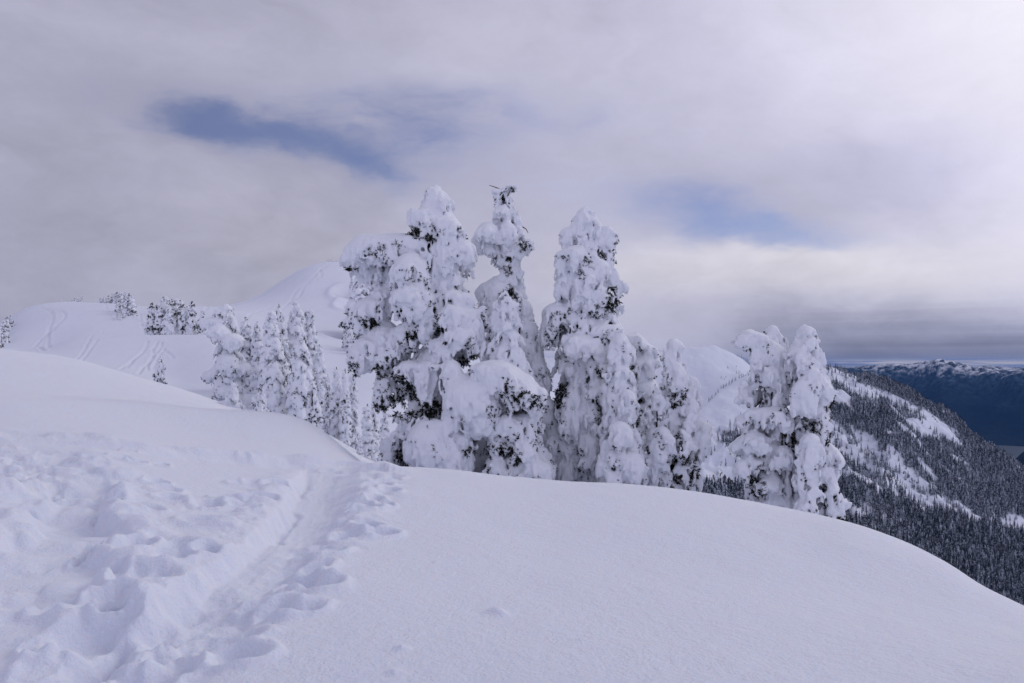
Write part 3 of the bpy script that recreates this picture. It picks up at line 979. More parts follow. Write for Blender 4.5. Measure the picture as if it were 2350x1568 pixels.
def snow_parts(root, V, Q, lab, mat, name='snow_clump', normals=None, min_faces=30):
    """one part for each lump of snow that can be told from its neighbours, shaded as one surface"""
    if normals is None: normals = vertex_normals(V, Q)
    labs, cnt = np.unique(lab, return_counts=True)
    small = set(labs[cnt < min_faces])
    if small and len(labs) > len(small):
        keep = [l for l in labs if l not in small]
        cen = {l: V[Q[lab == l][:, 0]].mean(0) for l in labs}
        K = np.array([cen[l] for l in keep])
        for l in small: lab = np.where(lab == l, keep[int(((K - cen[l]) ** 2).sum(1).argmin())], lab)
    for l in np.unique(lab):
        q = Q[lab == l]
        used = np.unique(q); mp = np.full(len(V), -1, np.int64); mp[used] = np.arange(len(used))
        me = mesh_np(name, V[used], mp[q])
        me.normals_split_custom_set_from_vertices(np.ascontiguousarray(normals[used], np.float32))
        new_obj(name, me, mat, root)


def branch_lumps(Fd, base, ang, L, droop, size, lab, rs, k, fingers=7, flat=0.55):
    """snow along one bough: thickest over its middle, tapering to a tip that bends down; side sprays; rimed twigs hanging along its rim"""
    def at(t, a=ang, q=1.0, dz=0.0):
        return np.array([base[0] + math.cos(a) * L * t, base[1] + math.sin(a) * L * t, base[2] - droop * L * q * t ** 2.2 + dz])
    r = size
    tips = []
    for da, reach, w in ((0.0, 1.0, 1.0), (rs.uniform(0.3, 0.6), rs.uniform(0.7, 0.92), 0.72), (-rs.uniform(0.3, 0.6), rs.uniform(0.7, 0.92), 0.72)):
        if da and (L < 0.35 or rs.rand() < 0.15): continue
        a = ang + da
        ax = (math.cos(a), math.sin(a))
        q = rs.uniform(0.9, 1.25)
        for t, f in ((0.30, 0.80), (0.55, 1.0), (0.78, 0.80), (0.95, 0.46)):
            if da and t < 0.5: continue
            t *= reach
            sl = math.atan(droop * q * 2.2 * t ** 1.2)
            rr = max(r * f * w * rs.uniform(0.88, 1.1), 0.045)
            Fd.lump(at(t, a, q, rr * 0.10), (rr * 1.30, rr * 0.86, rr * 0.66), lab, ax, sl, k, flat)
        tips.append((a, reach, q, w))
    for _ in range(fingers):
        a, reach, q, w = tips[rs.randint(len(tips))]
        t = rs.uniform(0.42, 1.02) * reach
        side = rs.choice((-1, 1)) * rs.uniform(0.35, 0.95) * r * w * (1.15 - 0.6 * t)
        p = at(t, a, q)
        p[0] -= math.sin(a) * side; p[1] += math.cos(a) * side
        f = max(r * rs.uniform(0.10, 0.19), 0.03)
        ln = r * rs.uniform(0.35, 0.80)
        p[2] -= r * 0.22 + ln * 0.45
        Fd.lump(p, (f * 1.1, f, ln), lab, (math.cos(a), math.sin(a)), rs.uniform(-0.2, 0.35), k * 0.6)
    return at(1.0)


def hero(name, label, Yd, trunk, left, right, seed, size=0.42, dz=0.55, nb=6, h=0.041, extras=(), cuts=(), droop=0.55, k=0.13, depth=0.9,
         needles=1.0, amp=1.0, tips=(), group=None, tie=1.0, dead=(), bare=(), frame=None, at=None, clumps=True, spray=0.078, maxspray=4200):
    """a tree read off the view: trunk [(col,row)..] base first; left/right outline [(row, col)..];
    extras = lumps (col, row, half width, half height, toward the viewer m[, depth half width, tilt])"""
    rs = np.random.RandomState(seed)
    size, dz = size * 1.18, dz * 1.12
    mpp = Yd / (F / DK)                                   # metres per pixel of the 2350-wide view at this distance
    hor = HOR / DK; cx = CX / DK
    if frame: mpp, hor, cx = frame
    wx = lambda c: (c - cx) * mpp
    wz = lambda r: (hor - r) * mpp
    bx, bz = wx(trunk[0][0]), wz(trunk[0][1])
    gz = float(h_plain([bx], [Yd])[0]) if not frame else bz
    base_z = min(gz, bz) - 0.15
    root = thing(name, label, 'tree', (bx, Yd, base_z) if not at else at, group)
    T = lambda c, r: (wx(c) - bx, wz(r) - base_z)
    tz = [(T(c, r)[1], T(c, r)[0]) for c, r in trunk]
    Lz = [(T(c, r)[1], T(c, r)[0]) for r, c in left]; Rz = [(T(c, r)[1], T(c, r)[0]) for r, c in right]
    top = max(z for z, _ in tz); z0 = 0.0
    ext = max(max(abs(x) for _, x in Lz + Rz), 1.0) + 0.9
    for e in extras:
        x, z = T(e[0], e[1]); ext = max(ext, abs(x) + e[2] * mpp + 0.4)
    dep = max(1.2, depth * 0.5 * max(lin(Rz, z) - lin(Lz, z) for z in np.linspace(0, top, 30)) + 0.7)
    for e in extras: dep = max(dep, abs(e[4]) + 0.5 + e[2] * mpp)
    Fd = Field((-ext, -dep, -0.3), (ext, dep, top + 0.9), h)
    lab = 1
    limbs = []
    # snow along the trunk
    z = z0
    while z < top:
        x = lin(tz, z); f = (z - z0) / (top - z0)
        w = 0.5 * (lin(Rz, z) - lin(Lz, z))
        r = max(min(w * 0.38, 0.42), 0.07)
        Fd.lump((x, 0, z), (r, r, max(r, 0.28)), lab, (1, 0), 0, k)
        z += 0.24
    # whorls of boughs
    z = z0 + 0.25
    phase = rs.uniform(0, 6.28)
    while z < top - 0.05:
        f = (z - z0) / (top - z0)
        x = lin(tz, z)
        step = dz * (1.0 - 0.52 * f)
        n = max(3, int(round(nb * (1 - 0.45 * f))))
        phase += 2.4
        for i in range(n):
            a = phase + i * 6.283 / n + rs.uniform(-0.3, 0.3)
            zz = z + rs.uniform(-0.5, 0.5) * step
            c, s = math.cos(a), math.sin(a)
            lx, rx = x - lin(Lz, zz - 0.15), lin(Rz, zz - 0.15) - x
            e = rx if c > 0 else lx
            m = 0.5 * (lx + rx) * depth
            Lr = math.sqrt((c * max(e, 0.08)) ** 2 + (s * max(m, 0.08)) ** 2) * rs.uniform(0.82, 1.0)
            sz = min(size * (1 - 0.66 * f) * rs.uniform(0.7, 1.25), max(0.09, Lr * 0.75))
            dr = droop * rs.uniform(0.6, 1.3)
            lab += 1
            branch_lumps(Fd, (x, 0, zz + dr * Lr * 0.55), a, Lr, dr, sz, lab, rs, k)
            if Lr > 0.35: limbs.append(((x, 0, zz + dr * Lr * 0.45 - sz * 0.25), a, Lr * 0.9, dr))
        z += step
    # lumps the photograph singles out
    named = []
    for e in extras:
        c_, r_, hw, hh, fwd = e[:5]
        dw = e[5] if len(e) > 5 and e[5] else hw * mpp * 0.95
        tilt = e[6] if len(e) > 6 else 0.0
        own = e[7] if len(e) > 7 else None
        x, zc = T(c_, r_)
        sc = (Yd - fwd) / Yd                               # nearer lumps keep their seen size
        x = (x + bx) * sc - bx; zc = (zc + base_z) * sc - base_z
        if own is None: lab += 1; ll = lab
        else:
            ll = 20000 + own
        Fd.lump((x, -fwd, zc), (hw * mpp * sc, dw, hh * mpp * sc), ll, (1, 0), tilt, max(k, 0.20), 0.8)
        # rimed twigs round the lower rim, facing out
        X0, Z0 = x, zc; a_, c3 = hw * mpp * sc, hh * mpp * sc
        if own in (5, 7): cntf = 0
        else: cntf = int(np.clip((a_ + dw) * 9, 4, 12))
        for _ in range(cntf):
            th = rs.uniform(-2.9, -0.2); ph = rs.uniform(-0.75, 0.15)
            f = min(a_, dw) * rs.uniform(0.16, 0.32) + 0.02
            Fd.lump((X0 + math.cos(th) * a_ * math.cos(ph) * 0.88, -fwd + math.sin(th) * dw * math.cos(ph) * 0.88, Z0 + math.sin(ph) * c3 * 0.92),
                    (f, f, f * rs.uniform(1.0, 1.9)), ll, (1, 0), 0, k * 0.7)
    for c_, r_, hw, hh, fwd in cuts:
        x, zc = T(c_, r_); sc = (Yd - fwd) / Yd
        Fd.lump(((x + bx) * sc - bx, -fwd, (zc + base_z) * sc - base_z), (hw * mpp * sc, max(hw * mpp, 0.5), hh * mpp * sc), 0, (1, 0), 0, 0.08, None, True)
    Fd.roughen(seed, amp)
    V, Q, ql = drop_crumbs(*Fd.surface())
    nv = vertex_normals(V, Q)
    # needles show where the snow does not settle
    fc = V[Q].mean(1); fn = nv[Q[:, 0]]
    P = fc + seed * 3.7
    nm = noise3(P[:, 0] * 1.5, P[:, 1] * 1.5, P[:, 2] * 1.5 + 40) * 0.6 + noise3(P[:, 0] * 4.5, P[:, 1] * 4.5, P[:, 2] * 4.5 + 11) * 0.4
    cen = np.zeros_like(V); num = np.zeros(len(V))
    for c_ in range(4):
        for q_ in range(3): cen[:, q_] += np.bincount(Q[:, c_], fc[:, q_], len(V))
        num += np.bincount(Q[:, c_], minlength=len(V))
    cav = (((cen / np.maximum(num, 1)[:, None]) - V) * nv).sum(1) / h
    cav = sstep(cav[Q].mean(1), -0.01, 0.07)               # hollows between the boughs
    want = (0.35 + 2.2 * cav) * sstep(nm, 0.52, 0.68) * sstep(-fn[:, 2], -0.42, 0.25) * 0.17 * needles
    hotspot = np.zeros(len(fc))
    for c_, r_, hw, hh in bare:
        x, zc = T(c_, r_)
        q = ((fc[:, 0] - x) / (hw * mpp)) ** 2 + ((fc[:, 2] - zc) / (hh * mpp)) ** 2
        hotspot = np.maximum(hotspot, (1 - sstep(q, 0.5, 1.2)) * sstep(-fn[:, 1], -0.2, 0.3))
    deep = hotspot * sstep(nm, 0.46, 0.60)
    vis = sstep(-fn[:, 1], -0.75, -0.2)                    # none needed on the far side
    pick = rs.rand(len(fc)) < want * vis * (h / 0.05) ** 2
    if pick.sum() > maxspray: pick &= rs.rand(len(fc)) < maxspray / pick.sum()
    sv, sf = spray_mesh(fc[pick], fn[pick], rs, spray, 6, 0.26)
    pk2 = rs.rand(len(fc)) < deep * 0.34 * (h / 0.05) ** 2
    if pk2.sum() > 2600: pk2 &= rs.rand(len(fc)) < 2600 / pk2.sum()
    if pk2.any():                                          # bare boughs: longer, denser sprays
        v2, f2 = spray_mesh(fc[pk2], fn[pk2], rs, spray * 1.6, 7, 0.20)
        sf = np.vstack([sf, f2 + len(sv)]); sv = np.vstack([sv, v2])
    if len(sv):
        fo = new_obj('needles', mesh_np('needles', sv, sf, False), M_NEEDLE, root); fo['kind'] = 'stuff'
    # trunk and boughs
    zz = np.linspace(z0 - 0.1, top, 14)
    tv, tf = tube([(lin(tz, q), 0, q) for q in zz], np.linspace(0.20, 0.03, 14) * min(1.0, top / 8 + 0.2), 8)
    new_obj('trunk', mesh_np('trunk', tv, tf), M_BARK, root)
    for b, a, L_, dr in limbs[::2]:
        t = np.linspace(0, 1, 5)
        pts = np.stack([b[0] + math.cos(a) * L_ * t, b[1] + math.sin(a) * L_ * t, b[2] - dr * L_ * t * t], 1)
        v, f_ = tube(pts, np.linspace(0.045, 0.012, 5), 5)
        new_obj('branch', mesh_np('branch', v, f_), M_BARK, root)
    for pts in dead:                                       # bare twigs that stick out of the snow
        p = [(T(c, r)[0], -0.12, T(c, r)[1]) for c, r in pts]
        v, f_ = tube(p, np.linspace(0.022, 0.009, len(p)), 5)
        new_obj('twig', mesh_np('twig', v, f_), M_BARK, root)
    if not clumps: ql = ql * 0 + 1
    snow_parts(root, V, Q, ql.astype(np.int64), M_RIME, 'snow_clump' if clumps else 'snow_cover', nv)
    return root
# ---------------------------------------------------------------- the stand of big trees
def build_heroes():
    # middle back tree first, then the ones in front
    hero('snow_laden_fir', 'slender fir with dead twigs at its tip, tallest spire of the middle stand', 26.5,
         [(1168, 1080), (1166, 800), (1166, 600), (1160, 446)],
         [(432, 1132), (458, 1130), (480, 1148), (500, 1138), (545, 1128), (600, 1120), (640, 1122), (680, 1098), (760, 1092), (850, 1105), (1080, 1120)],
         [(432, 1186), (470, 1186), (500, 1196), (540, 1204), (585, 1212), (620, 1192), (680, 1206), (720, 1218), (800, 1240), (900, 1265), (1000, 1275), (1090, 1320)],
         11, size=0.31, dz=0.38, droop=0.81, depth=0.9, needles=2.0,
         extras=[(1118, 540, 27, 30, .5, .5), (1108, 565, 22, 22, .35, .4, -.4), (1166, 545, 22, 34, .55), (1212, 565, 14, 17, .2, .4, .4), (1150, 490, 16, 14, .2), (1135, 440, 12, 7, .1, .15), (1172, 432, 13, 6, .1, .15),
                 (1122, 690, 26, 42, .3, .6, -.3), (1140, 670, 24, 30, .3, .5, -.3), (1290, 1020, 42, 40, .9), (1245, 950, 32, 42, .8), (1300, 1075, 34, 36, 1.0), (1225, 860, 28, 50, .6), (1204, 740, 20, 50, .4), (1215, 800, 24, 55, .5), (1238, 880, 26, 50, .5), (1262, 960, 30, 44, .7), (1228, 830, 22, 46, .2)],
         cuts=[(1142, 628, 10, 10, 0), (1128, 612, 12, 10, 0.2)],
         dead=[[(1148, 436), (1136, 431), (1123, 427)], [(1134, 441), (1129, 447)], [(1165, 452), (1170, 441), (1176, 432)], [(1196, 520), (1207, 527), (1212, 536)], [(1140, 470), (1133, 477)]],
         bare=[(1205, 572, 14, 14), (1128, 590, 16, 14), (1160, 500, 14, 20), (1165, 600, 14, 40), (1160, 690, 18, 26)])
    hero('snow_laden_fir', 'broad fir with a long snow-loaded arm reaching left towards the peak', 25.0,
         [(985, 1085), (1000, 900), (1018, 740), (1010, 600), (1000, 520), (990, 444)],
         [(436, 976), (470, 972), (495, 945), (520, 938), (545, 958), (580, 945), (640, 935), (720, 930), (800, 915), (880, 905), (960, 915), (1080, 900)],
         [(436, 1000), (455, 1030), (490, 1042), (560, 1072), (600, 1095), (660, 1098), (720, 1100), (780, 1112), (830, 1090), (900, 1070), (1085, 1060)],
         23, size=0.43, dz=0.48, droop=0.74, depth=0.8, needles=1.7,
         extras=[(993, 447, 14, 11, .1, .3, .35), (1008, 464, 22, 13, .1, .4, .5), (968, 503, 34, 22, .3, .6, -.45), (985, 520, 30, 28, .45), (1030, 530, 34, 30, .3, .6, .6), (1060, 580, 30, 30, .3, .6, .6), (1020, 590, 30, 50, .5),
                 (930, 566, 55, 30, .1, .62, 0, 1), (885, 570, 62, 34, .3, .72, 0, 1), (845, 578, 52, 38, .5, .72, -.2, 1), (814, 596, 28, 30, .5, .55, -.5, 1), (822, 622, 14, 14, .2, .3), (850, 626, 14, 16, .2, .3), (876, 632, 14, 18, .2, .3), (900, 640, 14, 24, .2, .3), (835, 636, 8, 10, .1, .2), (864, 648, 8, 10, .1, .2), (888, 662, 10, 14, .1, .2), (1105, 1050, 46, 60, -.9, .8), (1080, 1080, 40, 40, -.5, .8),
                 (942, 634, 42, 54, 1.0, .7, 0, 2), (946, 690, 42, 60, 1.1, .7, 0, 2), (972, 740, 28, 46, .9, .5, 0, 2),
                 (852, 712, 46, 34, .2, .7, -.15, 3), (838, 745, 28, 44, .2, .5, 0, 3), (890, 690, 34, 34, .1, .6, -.3, 3),
                 (860, 800, 60, 36, .3, .7, -.4, 4), (830, 826, 34, 30, .4, .6, 0, 4), (890, 850, 20, 42, .3), (880, 770, 40, 34, .2, .6, -.4, 4),
                 (1045, 730, 44, 34, .9), (1062, 775, 46, 28, 1.0), (1108, 735, 18, 34, .7), (1085, 745, 26, 34, .8), (1050, 690, 36, 20, .7),
                 (1012, 810, 28, 36, 1.0), (905, 800, 24, 34, .7), (930, 770, 30, 30, .7), (880, 900, 22, 45, .5, None, 0, 9),
                 (940, 850, 34, 26, .9), (985, 870, 30, 40, 1.1), (970, 915, 26, 40, 1.2), (1000, 842, 12, 6, 1.5),
                 (1035, 858, 26, 34, 1.55, .5, 0, 5), (1052, 888, 36, 32, 1.6, .6, .35, 5), (1082, 928, 68, 64, 1.95, .9, .3, 5), (1108, 965, 42, 50, 1.95, .7, 0, 5),
                 (1040, 985, 32, 46, 1.9, .5, 0, 6), (1052, 1025, 32, 40, 1.9, .5, 0, 6),
                 (988, 1028, 62, 66, 1.9, .95, 0, 7), (1022, 1070, 60, 64, 1.8, .95, 0, 7), (975, 1075, 42, 40, 1.6, .7, 0, 7),
                 (950, 960, 44, 16, 1.2, .35, -.75, 8), (920, 1005, 46, 20, 1.1, .4, -.95, 8), (898, 1055, 26, 46, 1.1, .4, -.3, 8), (1090, 800, 30, 22, .9)],
         cuts=[(960, 560, 0.1, 0.1, 0), (932, 905, 24, 30, 1.1), (958, 938, 20, 26, 1.3), (1012, 985, 8, 40, 1.6), (978, 745, 10, 8, .2), (965, 790, 12, 12, .1), (1070, 845, 16, 10, 1.3)],
         bare=[(850, 622, 44, 8), (880, 640, 20, 14), (805, 620, 12, 8), (985, 552, 12, 10), (955, 538, 22, 10), (918, 890, 30, 40), (940, 920, 40, 55), (880, 940, 14, 40), (1000, 940, 30, 30), (930, 1055, 18, 34), (905, 1075, 20, 16), (860, 752, 20, 20), (832, 850, 16, 22),
               (880, 850, 14, 22), (1020, 745, 10, 30), (1080, 830, 24, 22), (950, 770, 18, 14), (965, 700, 14, 20), (1080, 1010, 16, 20)])
    hero('snow_laden_fir', 'slim white fir in front of the slender spire, half its height', 24.0,
         [(1190, 1115), (1180, 950), (1165, 800), (1158, 674)],
         [(674, 1146), (720, 1134), (780, 1122), (840, 1108), (880, 1102), (940, 1130), (1000, 1125), (1100, 1118)],
         [(674, 1176), (740, 1190), (800, 1200), (850, 1218), (900, 1235), (960, 1240), (1020, 1255), (1100, 1285)],
         37, size=0.34, dz=0.42, droop=0.94, depth=0.85, needles=1.7,
         extras=[(1122, 858, 46, 32, .9, .7, 0, 1), (1162, 872, 56, 36, 1.1, .7, .35, 1), (1208, 905, 46, 34, 1.1, .7, .6, 1), (1232, 945, 22, 40, .6, None, 0, 1), (1160, 920, 22, 50, .7), (1165, 985, 32, 36, 1.1), (1145, 1020, 26, 34, .9), (1140, 1075, 30, 36, .7, .6),
                 (1200, 985, 28, 40, .9), (1205, 1040, 30, 46, 1.0), (1230, 1085, 40, 34, 1.0), (1180, 1080, 26, 34, .9)],
         bare=[(1200, 905, 30, 12), (1215, 915, 20, 14), (1160, 1020, 20, 14), (1195, 1045, 16, 20)])
    hero('snow_laden_fir', 'stout fir with three knobbly tops standing right of the slender spire', 26.0,
         [(1352, 1105), (1350, 900), (1352, 700), (1346, 560), (1342, 488)],
         [(486, 1332), (520, 1322), (545, 1300), (575, 1285), (620, 1276), (680, 1278), (725, 1282), (745, 1268), (790, 1255), (850, 1258), (900, 1280), (960, 1292), (1040, 1330), (1105, 1345)],
         [(486, 1352), (510, 1368), (535, 1395), (580, 1415), (640, 1422), (700, 1426), (760, 1428), (820, 1430), (880, 1435), (960, 1450), (1105, 1470)],
         41, size=0.42, dz=0.44, droop=0.74, depth=0.95, needles=1.7,
         extras=[(1302, 538, 15, 14, .1, .3), (1306, 556, 16, 22, .1, .3), (1394, 533, 14, 16, .1, .3), (1398, 560, 18, 26, .1, .4), (1340, 500, 14, 12, 0, .25, .4), (1346, 515, 22, 14, .1, .3, .3), (1316, 596, 40, 30, .6, .6, -.1),
                 (1290, 620, 18, 26, .3), (1345, 650, 34, 28, .8), (1375, 625, 30, 30, .6), (1300, 655, 26, 36, .6), (1340, 685, 30, 34, .9), (1385, 690, 30, 30, .8), (1410, 660, 18, 40, .4),
                 (1268, 730, 26, 30, .4, .55, -.3, 1), (1258, 765, 20, 36, .4, .45, 0, 1), (1285, 722, 24, 26, .4, .5, -.3, 1), (1335, 798, 46, 34, 1.0), (1375, 830, 30, 40, 1.0), (1310, 840, 26, 32, .7), (1405, 780, 26, 34, .8), (1380, 760, 40, 22, .7), (1330, 750, 30, 30, .7),
                 (1312, 925, 34, 36, .6, .7, 0, 2), (1316, 968, 38, 40, .7, .7, 0, 2), (1300, 960, 26, 30, .5, .6, 0, 2), (1370, 900, 26, 40, 1.0), (1355, 960, 26, 40, 1.0), (1350, 1040, 26, 46, 1.1), (1330, 1000, 24, 36, .9)],
         cuts=[(1290, 870, 12, 22, .5), (1275, 935, 10, 12, .2), (1402, 742, 12, 6, .8)],
         bare=[(1340, 612, 24, 16), (1320, 640, 16, 14), (1370, 850, 12, 20), (1280, 905, 18, 30), (1330, 1010, 24, 18), (1400, 690, 20, 30)])
    hero('snow_laden_fir', 'narrow white fir leaning on the right side of the stout three-topped fir', 24.2,
         [(1430, 1120), (1425, 950), (1420, 850), (1424, 772)],
         [(772, 1412), (830, 1402), (900, 1388), (960, 1375), (1040, 1370), (1120, 1362)],
         [(772, 1436), (830, 1442), (880, 1452), (960, 1458), (1020, 1470), (1070, 1482), (1120, 1494)],
         43, size=0.28, dz=0.36, droop=1.01, depth=1.0, needles=1.0,
         extras=[(1392, 1035, 18, 28, .7), (1385, 1075, 18, 24, .8), (1400, 1098, 20, 22, .9), (1410, 1050, 20, 26, .9), (1450, 1075, 32, 40, .8), (1420, 1000, 30, 36, .9), (1440, 930, 18, 36, .6)])
    hero('snow_laden_fir', 'flat-topped fir half hidden between the narrow fir and the lone pointed fir', 29.0,
         [(1468, 1080), (1468, 900), (1462, 780)],
         [(774, 1436), (820, 1432), (880, 1430), (950, 1432), (1080, 1440)],
         [(774, 1474), (795, 1492), (820, 1506), (860, 1512), (940, 1512), (1080, 1520)],
         47, size=0.38, dz=0.46, droop=0.61, depth=0.9, needles=2.6, h=0.055,
         extras=[(1452, 785, 28, 16, .2, .5, .2), (1485, 806, 28, 16, .3, .5, .35), (1480, 835, 34, 16, .5, .5), (1450, 855, 28, 20, .5), (1480, 892, 20, 16, .7), (1498, 890, 12, 18, .6), (1452, 892, 16, 14, .7)],
         cuts=[(1470, 920, 12, 8, .4)], bare=[(1480, 960, 26, 50), (1450, 850, 22, 12), (1470, 1000, 24, 40)])
    hero('snow_laden_fir', 'lone pointed fir of medium height right of the flat-topped fir', 25.0,
         [(1555, 1150), (1555, 1000), (1550, 880), (1547, 784)],
         [(782, 1534), (800, 1524), (840, 1526), (880, 1522), (920, 1520), (960, 1512), (1000, 1500), (1050, 1486), (1150, 1492)],
         [(782, 1556), (830, 1562), (870, 1575), (910, 1595), (950, 1602), (985, 1615), (1040, 1625), (1080, 1612), (1150, 1600)],
         53, size=0.29, dz=0.37, droop=0.94, depth=0.9, needles=2.6,
         extras=[(1545, 800, 18, 22, .1, .3), (1540, 840, 20, 34, .3), (1558, 870, 24, 30, .4), (1590, 900, 20, 36, .3), (1616, 1000, 20, 30, .4), (1626, 1030, 12, 18, .4), (1525, 1015, 24, 40, .9, .5, -.2, 1), (1512, 1050, 24, 40, .9, .5, -.3, 1), (1500, 1080, 16, 40, .8, .4, 0, 1), (1560, 1020, 26, 40, .9), (1590, 960, 18, 40, .6)],
         cuts=[(1552, 1010, 8, 30, 1.0)], bare=[(1550, 1080, 50, 50), (1530, 1100, 30, 30), (1590, 1110, 22, 34), (1545, 920, 22, 20), (1556, 1010, 14, 30)])
    hero('snow_laden_sapling', 'small knobbly fir spire just left of the lone pointed fir', 24.6,
         [(1502, 1090), (1508, 1000), (1510, 906)],
         [(905, 1502), (960, 1492), (1020, 1486), (1090, 1480)],
         [(905, 1518), (960, 1524), (1020, 1528), (1090, 1530)],
         59, size=0.24, dz=0.34, droop=0.81, depth=1.0, needles=1.8)
    hero('snow_laden_fir', 'fir with a drooping hooked top, left one of the pair beside the forested ridge', 24.0,
         [(1775, 1185), (1775, 1000), (1768, 880), (1752, 800), (1718, 772)],
         [(762, 1700), (790, 1712), (830, 1722), (880, 1722), (940, 1705), (1000, 1698), (1060, 1694), (1120, 1700), (1185, 1712)],
         [(762, 1732), (780, 1758), (810, 1785), (850, 1812), (900, 1822), (960, 1832), (1040, 1840), (1185, 1858)],
         61, size=0.30, dz=0.38, amp=1.15, droop=0.88, depth=0.9, needles=2.6,
         extras=[(1716, 776, 24, 20, .2, .4, -.1), (1742, 788, 26, 18, .2, .4, .5), (1772, 812, 26, 20, .2, .4, .6), (1775, 775, 12, 20, -.2, .25), (1770, 765, 10, 14, -.2, .22), (1782, 792, 12, 18, -.2, .25), (1706, 788, 12, 12, .3, .3),
                 (1740, 830, 24, 36, .4), (1790, 850, 26, 40, .4), (1770, 870, 26, 26, .7), (1708, 900, 20, 34, .3), (1795, 905, 20, 40, .6), (1780, 960, 36, 26, .9), (1740, 955, 30, 20, .6), (1708, 968, 22, 16, .4), (1728, 1012, 30, 22, .7), (1702, 1026, 22, 16, .5), (1722, 1066, 26, 18, .6),  (1700, 1080, 18, 24, .8),
                 (1800, 1050, 26, 30, .8), (1765, 1120, 26, 20, .8)],
         cuts=[(1768, 985, 8, 10, .6)], bare=[(1700, 1010, 22, 20), (1770, 945, 30, 14), (1715, 1110, 22, 30), (1800, 1020, 14, 30), (1790, 990, 16, 16), (1700, 1120, 14, 24)])
    hero('snow_laden_fir', 'tapering fir with a blunt beak-like tip, right one of the pair beside the ridge', 23.2,
         [(1885, 1215), (1875, 1050), (1862, 900), (1852, 820), (1850, 756)],
         [(754, 1836), (790, 1824), (820, 1812), (860, 1806), (920, 1815), (1000, 1822), (1080, 1832), (1215, 1850)],
         [(754, 1864), (790, 1866), (830, 1874), (880, 1892), (905, 1902), (950, 1894), (1000, 1905), (1060, 1915), (1120, 1915), (1215, 1935)],
         67, size=0.28, dz=0.37, amp=1.15, droop=1.01, depth=0.9, needles=2.6,
         extras=[(1850, 768, 16, 14, .1, .3), (1848, 792, 22, 22, .2, .4), (1830, 820, 24, 26, .3, .4, -.4), (1866, 812, 16, 20, .2), (1895, 905, 18, 16, .3), (1860, 880, 26, 40, .5), (1840, 920, 28, 46, .7), (1905, 1050, 22, 24, .3), (1890, 990, 18, 40, .4), (1860, 1040, 28, 46, .8),
                 (1850, 1090, 24, 26, .8), (1835, 1110, 18, 24, .8), (1862, 1130, 20, 24, .9), (1900, 1110, 22, 34, .5), (1915, 1160, 24, 44, .5), (1850, 1170, 30, 34, .9)],
         bare=[(1848, 765, 8, 8), (1890, 920, 18, 12), (1880, 1050, 20, 22), (1890, 1185, 30, 28), (1850, 980, 16, 20)])


build_heroes()
# ---------------------------------------------------------------- trees of the middle distance
def copy_tree(src, loc, sxy, sz, rz, label, group=None):
    r = src.copy(); COL.objects.link(r)
    r.location = loc; r.scale = (sxy, sxy, sz); r.rotation_euler = (0, 0, rz)
    r['label'] = label
    if group: r['group'] = group
    for ch in src.children:
        c = ch.copy(); COL.objects.link(c); c.parent = r
    return r


ORD = 'first second third fourth fifth sixth seventh eighth ninth tenth eleventh twelfth thirteenth fourteenth fifteenth sixteenth seventeenth eighteenth'.split()


def place_label(i, n, what):
    if i == 0: return 'leftmost ' + what
    if i == n - 1: return 'rightmost ' + what
    if i < n / 2: return ORD[i] + ' from left, ' + what
    return ORD[n - 1 - i] + ' from right, ' + what


def mid(label, Yd, top, base, tipx, hw_top, hw_mid, hw_low, seed, lean=0, **kw):
    """a middle-distance tree from its top row, base row, column and half widths"""
    h = base - top
    tr = [(tipx + lean, base + 8), (tipx + lean * 0.5, (top + base) / 2), (tipx, top)]
    rows = [top, top + 0.12 * h, top + 0.45 * h, top + 0.85 * h, base + 8]
    ws = [hw_top * 0.6, hw_top, hw_mid, hw_low, hw_low * 0.85]
    cxs = [tipx, tipx + lean * .1, tipx + lean * .45, tipx + lean * .85, tipx + lean]
    rs = np.random.RandomState(seed)
    l = [(r, c - w * rs.uniform(0.8, 1.2)) for r, c, w in zip(rows, cxs, ws)]
    rr = [(r, c + w * rs.uniform(0.8, 1.2)) for r, c, w in zip(rows, cxs, ws)]
    args = dict(size=0.42, dz=0.55, nb=6, h=0.095, droop=0.85, k=0.06, depth=0.95, needles=1.3, spray=0.12, maxspray=1100, amp=0.95)
    args.update(kw)
    return hero('snow_laden_fir', label, Yd, tr, l, rr, seed, **args)


